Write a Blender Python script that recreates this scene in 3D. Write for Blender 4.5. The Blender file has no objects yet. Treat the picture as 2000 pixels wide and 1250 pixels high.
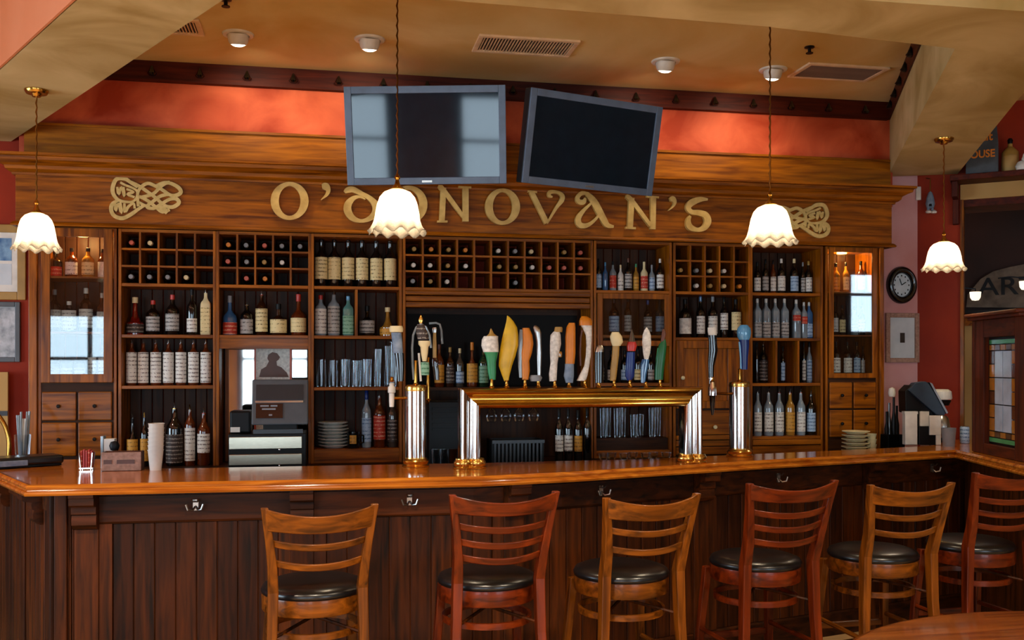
import bpy, math, random
from mathutils import Vector, Matrix
random.seed(7)
SC = bpy.context.scene
COL = SC.collection

# ------------------------------------------------------------------ camera, world, lights, exposure
F_PX, TH, CAM_H, HOR = 1900.0, math.radians(10.93), 1.6, 712.0
SN, CS = math.sin(TH), math.cos(TH)
cam = bpy.data.cameras.new('camera'); cam_o = bpy.data.objects.new('camera', cam); COL.objects.link(cam_o)
cam.sensor_fit = 'HORIZONTAL'; cam.sensor_width = 36.0; cam.lens = 36.0 * F_PX / 2000.0
cam.shift_y = (HOR - 625.0) / 2000.0
cam.clip_start = 0.05
cam_o.location = (0, 0, CAM_H); cam_o.rotation_euler = (math.pi / 2, 0, -TH)
SC.camera = cam_o
SC.view_settings.view_transform = 'Standard'
SC.view_settings.look = 'None'
SC.view_settings.gamma = 1.0
SC.view_settings.use_curve_mapping = False
SC.view_settings.exposure = 1.4
SC.cycles.max_bounces = 8; SC.cycles.diffuse_bounces = 4; SC.cycles.glossy_bounces = 4
SC.cycles.transmission_bounces = 8; SC.cycles.transparent_max_bounces = 16
SC.cycles.caustics_reflective = False; SC.cycles.caustics_refractive = False
SC.cycles.sample_clamp_indirect = 4.0
world = bpy.data.worlds.new('sky'); SC.world = world; world.use_nodes = True
world.node_tree.nodes['Background'].inputs[0].default_value = (0.55, 0.75, 1.0, 1)
world.node_tree.nodes['Background'].inputs[1].default_value = 0.7

def light(kind, name, loc, energy, col, target=None, **kw):
    l = bpy.data.lights.new(name, kind); l.energy = energy; l.color = col
    for k, v in kw.items(): setattr(l, k, v)
    o = bpy.data.objects.new(name, l); COL.objects.link(o); o.location = loc
    if target is not None:
        o.rotation_euler = (Vector(target) - Vector(loc)).to_track_quat('-Z', 'Y').to_euler()
    return o
WARM = (1.0, 0.70, 0.40)
DAY = (0.66, 0.86, 1.0)
REAR = -3.0
WINDOWS = [(-4.5, -2.42, 0.55, 2.35), (-1.3, -0.25, 0.55, 2.35), (2.2, 4.4, 0.55, 2.3), (9.0, 9.7, 2.15, 3.2)]  # third window is unseen, added for chrome reflections and more light
for (x0, x1, z0, z1) in WINDOWS:                                    # daylight coming in through each window
    a = light('AREA', 'window_daylight', ((x0 + x1) / 2, REAR - 0.12, (z0 + z1) / 2), 10 * (x1 - x0) * (z1 - z0), DAY,
              target=((x0 + x1) / 2, 5, (z0 + z1) / 2), shape='RECTANGLE', size=x1 - x0, size_y=z1 - z0)

light('AREA', 'window_daylight', (-6.15, 2.9, 1.6), 90, DAY, target=(0, 2.9, 1.6), shape='RECTANGLE', size=3.4, size_y=1.8)

# ------------------------------------------------------------------ pixel helpers (photo 2000 x 1250)
def ray(px, py):
    u = (px - 1000.0) / F_PX; v = (HOR - py) / F_PX
    return (SN + u * CS, CS - u * SN, v)
def PY(px, py, Y):
    d = ray(px, py); t = Y / d[1]; return Vector((d[0] * t, Y, CAM_H + d[2] * t))
def PZ(px, py, Z):
    d = ray(px, py); t = (Z - CAM_H) / d[2]; return Vector((d[0] * t, d[1] * t, Z))
def XB(px, Y): return PY(px, 600, Y).x
def ZB(px, py, Y): return PY(px, py, Y).z
def DEP(x, y): return x * SN + y * CS
def PL(px, py, p0, d):                                              # vertical plane through p0 along d
    r = ray(px, py); det = r[0] * (-d[1]) - r[1] * (-d[0])
    k = (p0[0] * (-d[1]) - p0[1] * (-d[0])) / det
    return Vector((r[0] * k, r[1] * k, CAM_H + r[2] * k))

# ------------------------------------------------------------------ materials
def lin(h):
    h = h.lstrip('#'); out = []
    for i in (0, 2, 4):
        c = int(h[i:i + 2], 16) / 255.0
        out.append(c / 12.92 if c <= 0.04045 else ((c + 0.055) / 1.055) ** 2.4)
    return (out[0], out[1], out[2], 1.0)
MATS = {}
def base_mat(name):
    m = bpy.data.materials.new(name); m.use_nodes = True; MATS[name] = m
    return m, m.node_tree, m.node_tree.nodes['Principled BSDF']
def setp(b, rough=0.5, metal=0.0, coat=0.0, spec=0.5, trans=0.0, ior=1.45):
    b.inputs['Roughness'].default_value = rough; b.inputs['Metallic'].default_value = metal
    b.inputs['Coat Weight'].default_value = coat; b.inputs['Coat Roughness'].default_value = 0.08
    b.inputs['Specular IOR Level'].default_value = spec
    b.inputs['Transmission Weight'].default_value = trans; b.inputs['IOR'].default_value = ior
def mottled(name, c1, c2, scale=4.0, rough=0.6, metal=0.0, coat=0.0, stretch=(1, 1, 1), detail=5.0, lo=0.3, hi=0.7, bump=0.0, vary=0.0, distort=0.0, spec=0.5):
    m, nt, b = base_mat(name); setp(b, rough, metal, coat, spec)
    N = nt.nodes; L = nt.links
    tc = N.new('ShaderNodeTexCoord'); mp = N.new('ShaderNodeMapping'); mp.inputs['Scale'].default_value = stretch
    no = N.new('ShaderNodeTexNoise'); no.inputs['Scale'].default_value = scale; no.inputs['Detail'].default_value = detail
    no.inputs['Distortion'].default_value = distort
    cr = N.new('ShaderNodeValToRGB')
    cr.color_ramp.elements[0].position = lo; cr.color_ramp.elements[0].color = lin(c1)
    cr.color_ramp.elements[1].position = hi; cr.color_ramp.elements[1].color = lin(c2)
    L.new(tc.outputs['Object'], mp.inputs['Vector']); L.new(mp.outputs[0], no.inputs['Vector'])
    L.new(no.outputs['Fac'], cr.inputs['Fac'])
    out = cr.outputs['Color']
    if vary:
        oi = N.new('ShaderNodeObjectInfo'); mr = N.new('ShaderNodeMapRange')
        mr.inputs['To Min'].default_value = 1 - vary; mr.inputs['To Max'].default_value = 1 + vary
        hs = N.new('ShaderNodeHueSaturation')
        L.new(oi.outputs['Random'], mr.inputs['Value']); L.new(mr.outputs[0], hs.inputs['Value'])
        L.new(out, hs.inputs['Color']); out = hs.outputs['Color']
        ad = N.new('ShaderNodeVectorMath'); ad.operation = 'ADD'
        ml = N.new('ShaderNodeMath'); ml.operation = 'MULTIPLY'; ml.inputs[1].default_value = 37.0
        L.new(oi.outputs['Random'], ml.inputs[0]); L.new(tc.outputs['Object'], ad.inputs[0]); L.new(ml.outputs[0], ad.inputs[1])
        L.new(ad.outputs[0], mp.inputs['Vector'])
    L.new(out, b.inputs['Base Color'])
    if bump:
        bp = N.new('ShaderNodeBump'); bp.inputs['Strength'].default_value = bump; bp.inputs['Distance'].default_value = 0.01
        L.new(no.outputs['Fac'], bp.inputs['Height']); L.new(bp.outputs[0], b.inputs['Normal'])
    return m
def plain(name, c, rough=0.4, metal=0.0, coat=0.0, spec=0.5, var=0.12):
    r, g, bl = [int(c.lstrip('#')[i:i + 2], 16) for i in (0, 2, 4)]
    d = '#%02x%02x%02x' % tuple(max(0, int(q * (1 - var))) for q in (r, g, bl))
    return mottled(name, d, c, 12.0, rough, metal, coat, spec=spec)
def wood(name, c1, c2, axis='x', rough=0.4, coat=0.0, vary=0.12, s=1.0, spec=0.35):
    st = {'x': (1.2, 16, 16), 'y': (16, 1.2, 16), 'z': (16, 16, 1.2)}[axis]
    return mottled(name, c1, c2, 2.2 * s, rough, 0, coat, st, 9.0, 0.30, 0.70, 0.08, vary, 0.6, spec)
for ax in 'xyz':
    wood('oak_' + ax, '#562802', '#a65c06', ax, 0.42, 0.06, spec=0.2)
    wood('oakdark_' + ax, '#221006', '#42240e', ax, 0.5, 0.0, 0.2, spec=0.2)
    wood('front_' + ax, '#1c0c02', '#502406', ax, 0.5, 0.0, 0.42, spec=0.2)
    wood('honey_' + ax, '#381a02', '#86480c', ax, 0.34, 0.12, 0.1, spec=0.25)
    wood('cherry_' + ax, '#380e02', '#742a06', ax, 0.34, 0.12, 0.1, spec=0.25)
    wood('mahogany_' + ax, '#2e0c06', '#581e0c', ax, 0.55, 0.0, 0.1, spec=0.2)
    wood('golden_' + ax, '#6c3602', '#a86006', ax, 0.42, 0.05, 0.06, spec=0.25)
wood('bartop', '#96480e', '#cc7c24', 'x', 0.14, 0.4, 0.0)
wood('tabletop', '#48200a', '#7c4216', 'x', 0.2, 0.4, 0.0)
mottled('red_wall', '#a03414', '#d8663e', 2.6, 0.65, detail=8, lo=0.35, hi=0.68, distort=0.8, spec=0.3)
mottled('deepred_wall', '#80200a', '#9c300e', 2.0, 0.55, detail=6, spec=0.2)
mottled('daylit_red_wall', '#c08684', '#d6acae', 2.0, 0.5, detail=6)  # red wall with daylight sheen mixed into a pink base colour
mottled('plaster', '#9c8248', '#d2be8c', 1.5, 0.7, detail=7, lo=0.3, hi=0.72, distort=1.2, spec=0.25)
mottled('tray_plaster', '#cca65c', '#e6d29c', 0.9, 0.7, detail=7, lo=0.3, hi=0.7, distort=1.2, spec=0.25)
mottled('salmon_plaster', '#c67448', '#d68c64', 1.2, 0.7, detail=6, spec=0.25)
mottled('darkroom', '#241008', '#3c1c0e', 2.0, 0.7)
mottled('beige_wall', '#a88044', '#c09a5c', 1.5, 0.7)
mottled('floor_wood', '#b08a5a', '#cca878', 2.0, 0.35, stretch=(1, 14, 1), detail=7)
mottled('backwall_room', '#8a5a34', '#a87850', 1.5, 0.7)
mottled('glass_label_white', '#b8b4ac', '#e8e4da', 60, 0.55, detail=3)
def label_mat(name, c, ink, dens=0.55, sc=44.0):
    dens = dens + .02; ink = '#%02x%02x%02x' % tuple((int(ink[i:i+2], 16) * 2 + int(c[i:i+2], 16)) // 3 for i in (1, 3, 5))
    m, nt, b = base_mat(name); setp(b, 0.55)
    N = nt.nodes; L = nt.links
    tc = N.new('ShaderNodeTexCoord'); mp = N.new('ShaderNodeMapping'); mp.inputs['Scale'].default_value = (1.0, 1.0, 1.0)
    oi = N.new('ShaderNodeObjectInfo'); ml = N.new('ShaderNodeMath'); ml.operation = 'MULTIPLY'; ml.inputs[1].default_value = 31.0
    ad = N.new('ShaderNodeVectorMath')
    no = N.new('ShaderNodeTexNoise'); no.inputs['Scale'].default_value = sc * 2.6; no.inputs['Detail'].default_value = 2.0
    wv = N.new('ShaderNodeTexWave'); wv.wave_type = 'BANDS'; wv.bands_direction = 'Z'; wv.inputs['Scale'].default_value = 13.0; wv.inputs['Distortion'].default_value = 0.0
    mm = N.new('ShaderNodeMath'); mm.operation = 'MULTIPLY'
    lo = N.new('ShaderNodeTexNoise'); lo.inputs['Scale'].default_value = 14.0; lo.inputs['Detail'].default_value = 0.0
    m3 = N.new('ShaderNodeMath'); m3.operation = 'MULTIPLY_ADD'; m3.inputs[1].default_value = 0.6; m3.inputs[2].default_value = 0.55
    m4 = N.new('ShaderNodeMath'); m4.operation = 'MULTIPLY'
    cr = N.new('ShaderNodeValToRGB'); cr.color_ramp.interpolation = 'EASE'
    cr.color_ramp.elements[0].position = dens - .27; cr.color_ramp.elements[0].color = lin(c)
    cr.color_ramp.elements[1].position = min(0.99, dens - .10); cr.color_ramp.elements[1].color = lin(ink)
    L.new(oi.outputs['Random'], ml.inputs[0]); L.new(tc.outputs['Object'], ad.inputs[0]); L.new(ml.outputs[0], ad.inputs[1])
    L.new(ad.outputs[0], mp.inputs['Vector']); L.new(mp.outputs[0], no.inputs['Vector']); L.new(mp.outputs[0], wv.inputs['Vector']); L.new(mp.outputs[0], lo.inputs['Vector'])
    L.new(lo.outputs['Fac'], m3.inputs[0]); L.new(m3.outputs[0], m4.inputs[1]); L.new(no.outputs['Fac'], m4.inputs[0])
    L.new(m4.outputs[0], mm.inputs[0]); L.new(wv.outputs['Fac'], mm.inputs[1]); L.new(mm.outputs[0], cr.inputs['Fac'])
    L.new(cr.outputs['Color'], b.inputs['Base Color'])
    return m
label_mat('lab_white', '#dcd8ce', '#4a3a34')
label_mat('lab_grey', '#a8a49e', '#2c2826', 0.5)
label_mat('lab_cream', '#dcc890', '#5a4420', 0.58)
label_mat('lab_dark', '#33241c', '#b8b0a4', 0.54)
label_mat('lab_blue', '#9cb4cc', '#27456e', 0.52)
label_mat('lab_red', '#b43018', '#e8c8a8', 0.56)
label_mat('lab_gold', '#c89030', '#5e3a10', 0.56)
label_mat('lab_green', '#7aa488', '#1f5a36', 0.5)
label_mat('paper', '#d6d8d8', '#a8acb0', 0.6, 9)
def glassy(name, c, rough=0.08, spec=0.6):
    return plain(name, c, rough, 0, 0.6, spec, 0.2)
glassy('gl_black', '#0c0a09'); glassy('gl_amber', '#5a2208'); glassy('gl_brown', '#2e1408'); glassy('gl_green', '#10301a')
glassy('gl_red', '#7c140a'); glassy('gl_blue', '#3a6a9c'); glassy('gl_pale', '#8a98a0', 0.1); glassy('gl_teal', '#5a9088', 0.1)
glassy('gl_smoke', '#3c3630'); glassy('gl_gold', '#a8762a')
plain('white', '#e2ded4', 0.4); plain('cream', '#e4d2a0', 0.45); plain('black', '#0a0a0b', 0.45, spec=0.25); plain('blackgloss', '#08080a', 0.12, coat=0.5)
plain('grey', '#8a8c90', 0.4); plain('darkgrey', '#2c2e32', 0.35); plain('midgrey', '#55595e', 0.4); plain('redcap', '#b8281a', 0.35)
plain('orange', '#d67e14', 0.4); plain('yellow', '#e0b41c', 0.35, var=0.2); plain('green', '#2e8a58', 0.35); plain('deepgreen', '#0f5a30', 0.35); plain('blue', '#0c2a72', 0.3)
plain('skyblue', '#5aa0d0', 0.2, coat=0.4); plain('tan', '#a8823c', 0.4); plain('brown', '#5a2c12', 0.4); plain('pink', '#c8604a', 0.4)
plain('chrome', '#e6e4e0', 0.12, 1.0, var=0.04); plain('steel', '#b8b6b2', 0.28, 1.0); plain('brass', '#c99a48', 0.2, 1.0); plain('gold', '#e8b860', 0.22, 1.0); plain('iron', '#181412', 0.4, 0.6)
plain('bronze', '#8a5a24', 0.3, 1.0)
mottled('brushed', '#b0a894', '#cfc6b0', 30, 0.3, 1.0, stretch=(1, 1, 40))
plain('vinyl', '#101012', 0.28, spec=0.6)
mottled('sign_gold', '#b89048', '#dcb66a', 14, 0.42, 0.15)
mottled('knot_gold', '#b89c58', '#d0b270', 40, 0.5, 0.1)
plain('tv_frame', '#5e7088', 0.35); plain('tv_back', '#141618', 0.5)
plain('tv_screen', '#14222e', 0.05, spec=0.5)
mottled('wicker', '#8a6a5a', '#b08a78', 60, 0.7)
mottled('stone', '#4a3e34', '#8a7866', 7, 0.8, detail=8)
mottled('slate', '#2a3036', '#454b50', 10, 0.7)
mottled('cloth_blue', '#5c7088', '#8898aa', 30, 0.8)
plain('terminal_blue', '#2c3a4a', 0.3); plain('vent_metal', '#f0d4b0', 0.45); plain('vent_grey', '#8a7666', 0.5); plain('mirror', '#b8b4ae', 0.03, 1.0, var=0.03); plain('dark_mirror', '#140f0c', 0.35, 0.0, spec=0.05, var=0.3)
def thin_glass(name, tint=(1, 1, 1, 1), k=1.0, ior=1.5, base=0.0):
    m, nt, b = base_mat(name); N = nt.nodes; L = nt.links; N.remove(b)
    t = N.new('ShaderNodeBsdfTransparent'); t.inputs[0].default_value = tint
    g = N.new('ShaderNodeBsdfGlossy'); g.inputs['Roughness'].default_value = 0.02; g.inputs[0].default_value = (1, 1, 1, 1)
    fr = N.new('ShaderNodeFresnel'); fr.inputs[0].default_value = ior
    ml = N.new('ShaderNodeMath'); ml.operation = 'MULTIPLY_ADD'; ml.inputs[1].default_value = k; ml.inputs[2].default_value = base
    mx = N.new('ShaderNodeMixShader')
    L.new(fr.outputs[0], ml.inputs[0]); L.new(ml.outputs[0], mx.inputs[0]); L.new(t.outputs[0], mx.inputs[1]); L.new(g.outputs[0], mx.inputs[2])
    L.new(mx.outputs[0], N['Material Output'].inputs[0]); return m
thin_glass('pane', (0.95, 0.97, 0.97, 1), 1.3, 1.5, 0.0)
thin_glass('drinkglass', (0.93, 0.95, 0.96, 1), 0.7, 1.45, 0.0)
def lamp_glass(name, strength, shade):
    m, nt, b = base_mat(name); N = nt.nodes; L = nt.links; N.remove(b)
    tr = N.new('ShaderNodeBsdfTranslucent'); tr.inputs[0].default_value = shade
    df = N.new('ShaderNodeBsdfDiffuse'); df.inputs[0].default_value = shade
    gl = N.new('ShaderNodeBsdfGlossy'); gl.inputs['Roughness'].default_value = 0.15
    m1 = N.new('ShaderNodeMixShader'); m1.inputs[0].default_value = 0.45
    m2 = N.new('ShaderNodeMixShader'); m2.inputs[0].default_value = 0.06
    L.new(tr.outputs[0], m1.inputs[1]); L.new(df.outputs[0], m1.inputs[2]); L.new(m1.outputs[0], m2.inputs[1]); L.new(gl.outputs[0], m2.inputs[2])
    no = N.new('ShaderNodeTexNoise'); no.inputs['Scale'].default_value = 30
    bp = N.new('ShaderNodeBump'); bp.inputs['Strength'].default_value = 0.3; bp.inputs['Distance'].default_value = 0.01
    L.new(no.outputs['Fac'], bp.inputs['Height']); L.new(bp.outputs[0], df.inputs['Normal']); L.new(bp.outputs[0], tr.inputs['Normal'])
    L.new(m2.outputs[0], N['Material Output'].inputs[0]); return m
lamp_glass('shade_glass', 1.0, (0.24, 0.21, 0.168, 1))
def emit(name, c, s):
    m, nt, b = base_mat(name); b.inputs['Emission Color'].default_value = lin(c); b.inputs['Emission Strength'].default_value = s
    b.inputs['Base Color'].default_value = lin(c); return m
emit('bulb', '#ffe2b0', 12.0); emit('lamp_face', '#fff2dc', 3.0); emit('puck', '#ffb648', 5.0); emit('far_lamp', '#ffedd0', 0.5)

# ------------------------------------------------------------------ mesh helpers
class MB:
    def __init__(s): s.v = []; s.f = []
    def add(s, vs, fs):
        n = len(s.v); s.v += [Vector(q) for q in vs]; s.f += [tuple(i + n for i in f) for f in fs]; return s
    def box(s, x0, x1, y0, y1, z0, z1):
        return s.add([(x0, y0, z0), (x1, y0, z0), (x1, y1, z0), (x0, y1, z0), (x0, y0, z1), (x1, y0, z1), (x1, y1, z1), (x0, y1, z1)],
                     [(0, 3, 2, 1), (4, 5, 6, 7), (0, 1, 5, 4), (1, 2, 6, 5), (2, 3, 7, 6), (3, 0, 4, 7)])
    def obox(s, p0, p1, t0, t1, z0, z1):
        """box standing on the plan segment p0-p1, from offset t0 to t1 to the left of it"""
        d = Vector((p1[0] - p0[0], p1[1] - p0[1])).normalized(); n = Vector((-d.y, d.x))
        q = [(p0[0] + n.x * t0, p0[1] + n.y * t0), (p1[0] + n.x * t0, p1[1] + n.y * t0), (p1[0] + n.x * t1, p1[1] + n.y * t1), (p0[0] + n.x * t1, p0[1] + n.y * t1)]
        return s.poly(q, z0, z1)
    def poly(s, pts, z0, z1):
        n = len(pts)
        a = sum(pts[i][0] * pts[(i + 1) % n][1] - pts[(i + 1) % n][0] * pts[i][1] for i in range(n))
        if a < 0: pts = pts[::-1]
        return s.add([(p[0], p[1], z0) for p in pts] + [(p[0], p[1], z1) for p in pts],
                     [tuple(range(n - 1, -1, -1)), tuple(range(n, 2 * n))] + [(i, (i + 1) % n, n + (i + 1) % n, n + i) for i in range(n)])
    def prism_xz(s, pts, y0, y1):
        n = len(pts)
        a = sum(pts[i][0] * pts[(i + 1) % n][1] - pts[(i + 1) % n][0] * pts[i][1] for i in range(n))
        if a < 0: pts = pts[::-1]
        return s.add([(p[0], y0, p[1]) for p in pts] + [(p[0], y1, p[1]) for p in pts],
                     [tuple(range(n)), tuple(range(2 * n - 1, n - 1, -1))] + [(i, n + i, n + (i + 1) % n, (i + 1) % n) for i in range(n)])
    def lathe(s, prof, c=(0, 0, 0), n=16, sx=1.0, sy=1.0, sq=0.0, a0=0.0, a1=2 * math.pi, axis='z', closed=False):
        full = abs(a1 - a0 - 2 * math.pi) < 1e-6
        m = n if full else n + 1; vs = []
        for (r, z) in prof:
            for i in range(m):
                a = a0 + (a1 - a0) * i / n
                k = 1.0
                if sq: k = (abs(math.cos(a)) ** (2 + sq) + abs(math.sin(a)) ** (2 + sq)) ** (-1 / (2 + sq))
                x, y = r * k * math.cos(a) * sx, r * k * math.sin(a) * sy
                vs.append((c[0] + x, c[1] + y, c[2] + z) if axis == 'z' else (c[0] + x, c[1] + z, c[2] + y) if axis == 'y' else (c[0] + z, c[1] + x, c[2] + y))
        fs = []; P = len(prof); flip = axis == 'y'
        for j in range(P if closed else P - 1):
            for i in range(n):
                i2 = (i + 1) % m; j2 = (j + 1) % P
                q = (j * m + i, j * m + i2, j2 * m + i2, j2 * m + i)
                fs.append(q[::-1] if flip else q)
        if full and not closed:
            if prof[0][0] > 1e-6: fs.append(tuple(range(m)) if flip else tuple(range(m - 1, -1, -1)))
            if prof[-1][0] > 1e-6:
                q = tuple(range((P - 1) * m, P * m)); fs.append(q[::-1] if flip else q)
        return s.add(vs, fs)
    def tube(s, path, r, n=8, closed=False):
        path = [Vector(p) for p in path]; m = len(path); vs = []
        up = None
        for i, p in enumerate(path):
            t = (path[(i + 1) % m] - path[i - 1]) if closed else (path[min(i + 1, m - 1)] - path[max(i - 1, 0)])
            t.normalize()
            if up is None: up = Vector((0, 0, 1)) if abs(t.z) < 0.9 else Vector((1, 0, 0))
            a = t.cross(up).normalized(); b = a.cross(t).normalized(); up = b
            rr = r[i] if isinstance(r, (list, tuple)) else r
            for k in range(n):
                q = 2 * math.pi * k / n; vs.append(p + a * (rr * math.cos(q)) + b * (rr * math.sin(q)))
        fs = []
        for i in range(m if closed else m - 1):
            for k in range(n):
                j = (i + 1) % m; k2 = (k + 1) % n; fs.append((i * n + k, i * n + k2, j * n + k2, j * n + k))
        if not closed: fs += [tuple(range(n - 1, -1, -1)), tuple(range((m - 1) * n, m * n))]
        return s.add(vs, fs)
    def beam(s, path, w, d):
        """rectangular section w (x) by d (y) along a mostly vertical path"""
        vs = []
        for i, p in enumerate(path):
            ww = w[i] if isinstance(w, (list, tuple)) else w; dd = d[i] if isinstance(d, (list, tuple)) else d
            vs += [(p[0] - ww / 2, p[1] - dd / 2, p[2]), (p[0] + ww / 2, p[1] - dd / 2, p[2]), (p[0] + ww / 2, p[1] + dd / 2, p[2]), (p[0] - ww / 2, p[1] + dd / 2, p[2])]
        fs = [(3, 2, 1, 0), tuple(len(vs) - 4 + i for i in range(4))]
        for i in range(len(path) - 1):
            for k in range(4): fs.append((i * 4 + k, i * 4 + (k + 1) % 4, i * 4 + 4 + (k + 1) % 4, i * 4 + 4 + k))
        return s.add(vs, fs)
    def sweep(s, prof, path, side=1):
        """closed profile [(outward, z)] along an open plan polyline with mitred corners; outward is to the right of travel"""
        m = len(path); n = len(prof); vs = []
        for i in range(m):
            d0 = (Vector(path[i]) - Vector(path[i - 1])).normalized() if i else None
            d1 = (Vector(path[i + 1]) - Vector(path[i])).normalized() if i < m - 1 else None
            if d0 is None: d0 = d1
            if d1 is None: d1 = d0
            n0 = Vector((d0.y, -d0.x)); n1 = Vector((d1.y, -d1.x)); nb = (n0 + n1).normalized(); k = 1.0 / max(0.3, nb.dot(n0))
            for (o, z) in prof: vs.append((path[i][0] + nb.x * o * k, path[i][1] + nb.y * o * k, z))
        fs = [tuple(range(n)), tuple(range((m - 1) * n + n - 1, (m - 1) * n - 1, -1))]
        for i in range(m - 1):
            for k in range(n): fs.append((i * n + (k + 1) % n, i * n + k, (i + 1) * n + k, (i + 1) * n + (k + 1) % n))
        return s.add(vs, fs)
    def build(s, name, mat, parent=None, smooth=False, world=False, bevel=0.0, seg=2, origin=None):
        off = Vector((0, 0, 0))
        if world and parent is not None:
            p = parent
            while p is not None: off = off + p.location - Vector((0, 0, LIFTED.get(p.name, 0.0))); p = p.parent
        if origin is not None: off = off + Vector(origin)
        me = bpy.data.meshes.new(name); me.from_pydata([tuple(q - off) for q in s.v], [], s.f); me.update()
        o = bpy.data.objects.new(name, me); COL.objects.link(o)
        if origin is not None: o.location = origin
        me.materials.append(MATS[mat])
        if smooth:
            for p in me.polygons: p.use_smooth = True
            try: me.set_sharp_from_angle(angle=math.radians(smooth if smooth is not True else 40))
            except Exception: pass
        if bevel:
            b = o.modifiers.new('bevel', 'BEVEL'); b.width = bevel; b.segments = seg; b.limit_method = 'ANGLE'; b.angle_limit = math.radians(35)
        if parent is not None: o.parent = parent
        return o
def inst(src, parent, loc=(0, 0, 0), rot=None, scale=None, name=None):
    o = bpy.data.objects.new(name or src.name.split('.')[0], src.data); COL.objects.link(o); o.parent = parent; o.location = loc
    if rot: o.rotation_euler = rot
    if scale: o.scale = scale
    for md in src.modifiers:
        if md.type == 'BEVEL':
            b = o.modifiers.new('bevel', 'BEVEL'); b.width = md.width; b.segments = md.segments; b.limit_method = 'ANGLE'; b.angle_limit = md.angle_limit
    return o
def tag(o, label, cat, group=None, kind=None):
    o['label'] = label; o['category'] = cat
    if group: o['group'] = group
    if kind: o['kind'] = kind
    return o
LIFTED = {}
LIFT = ('mug', 'glass_washer', 'basket', 'receipt_printer', 'standing_picture', 'zip_folder', 'straw_glass', 'swan_spout', 'sugar_caddy', 'menu_stand', 'wicker_box', 'card_terminal', 'coffee_maker', 'drink_can', 'bottle_caddy', 'stoneware_jug', 'white_figurine', 'tap_tower', 'tap_column', 'beer_tap', 'cash_register', 'slate_box', 'tall_menu', 'glass_screen', 'napkin_block', 'napkin_caddy')
def thing(name, loc, label, cat, group=None, rz=0.0):
    lf = .001 if name in LIFT else 0.0
    loc = (loc[0], loc[1], loc[2] + lf)
    o = bpy.data.objects.new(name, None); COL.objects.link(o); o.location = loc; o.rotation_euler = (0, 0, rz)
    o.empty_display_size = 0.05; LIFTED[o.name] = lf
    return tag(o, label, cat, group)
def struct(o):
    o['kind'] = 'structure'; return o
def copy_tree(o, parent=None):
    c = o.copy(); COL.objects.link(c); c.parent = parent
    for ch in o.children: copy_tree(ch, c)
    return c
def smooth_path(pts, k=5):
    """Catmull-Rom through points with any number of components"""
    out = []; n = len(pts)
    for i in range(n - 1):
        p0, p1, p2, p3 = pts[max(i - 1, 0)], pts[i], pts[i + 1], pts[min(i + 2, n - 1)]
        for j in range(k):
            t = j / k
            out.append(tuple(0.5 * ((2 * b) + (-a + c) * t + (2 * a - 5 * b + 4 * c - d) * t * t + (-a + 3 * b - 3 * c + d) * t ** 3) for a, b, c, d in zip(p0, p1, p2, p3)))
    out.append(tuple(pts[-1])); return out
ORD = ['first', 'second', 'third', 'fourth', 'fifth', 'sixth', 'seventh', 'eighth', 'ninth', 'tenth', 'eleventh', 'twelfth']

# ------------------------------------------------------------------ room shell
WY = 6.60                                                            # back wall
UY = 6.44                                                            # bulkhead wall above the shelving
C1 = Vector((4.37, WY)); W2 = Vector((0.788, -0.616))                # corner and run of the angled wall on the right
N2 = Vector((-0.616, -0.788))                                        # its face, towards the room
C2 = C1 + W2 * 0.30                                                  # where its opening starts
C3 = C1 + W2 * 2.6
struct(MB().box(-6.2, 11, REAR - 0.2, 12, -0.1, 0.0).build('floor', 'floor_wood'))
struct(MB().box(-6.2, 11, REAR - 0.2, 12, 3.5, 3.6).build('ceiling', 'tray_plaster'))
struct(MB().poly([(-6.1, REAR), (0.0, REAR), (-0.3, 3.3), (-2.4, 6.59), (-6.1, 6.59)], 3.485, 3.4995).build('ceiling_salmon', 'salmon_plaster'))
struct(MB().box(-6.2, C1.x, WY, WY + 0.15, 0, 3.5).build('wall_back', 'deepred_wall'))
struct(MB().box(3.93, C1.x, WY - 0.012, WY, 0, 3.5).build('wall_daylit', 'daylit_red_wall'))  # thin sheet that paints the daylight sheen onto the back wall
struct(MB().box(-1.84, 4.07, UY, WY - 0.013, 2.75, 3.5).build('wall_upper', 'red_wall'))
LW = (1.2, 4.6, 0.7, 2.5)
struct(MB().box(-6.2, -6.05, REAR, LW[0], 0, 3.5).box(-6.2, -6.05, LW[1], WY, 0, 3.5).box(-6.2, -6.05, LW[0], LW[1], 0, LW[2]).box(-6.2, -6.05, LW[0], LW[1], LW[3], 3.5).build('wall_left', 'backwall_room'))
m = MB().box(-6.09, -6.02, LW[0], LW[0] + .07, LW[2], LW[3]).box(-6.09, -6.02, LW[1] - .07, LW[1], LW[2], LW[3]).box(-6.09, -6.02, 2.86, 2.94, LW[2], LW[3]).box(-6.09, -6.02, LW[0], LW[1], LW[2] - .05, LW[2] + .04).box(-6.09, -6.02, LW[0], LW[1], LW[3] - .04, LW[3] + .05)
struct(m.build('window_5', 'mahogany_z'))
struct(MB().box(10.8, 11, REAR, 12, 0, 3.5).build('wall_right', 'backwall_room'))
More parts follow.
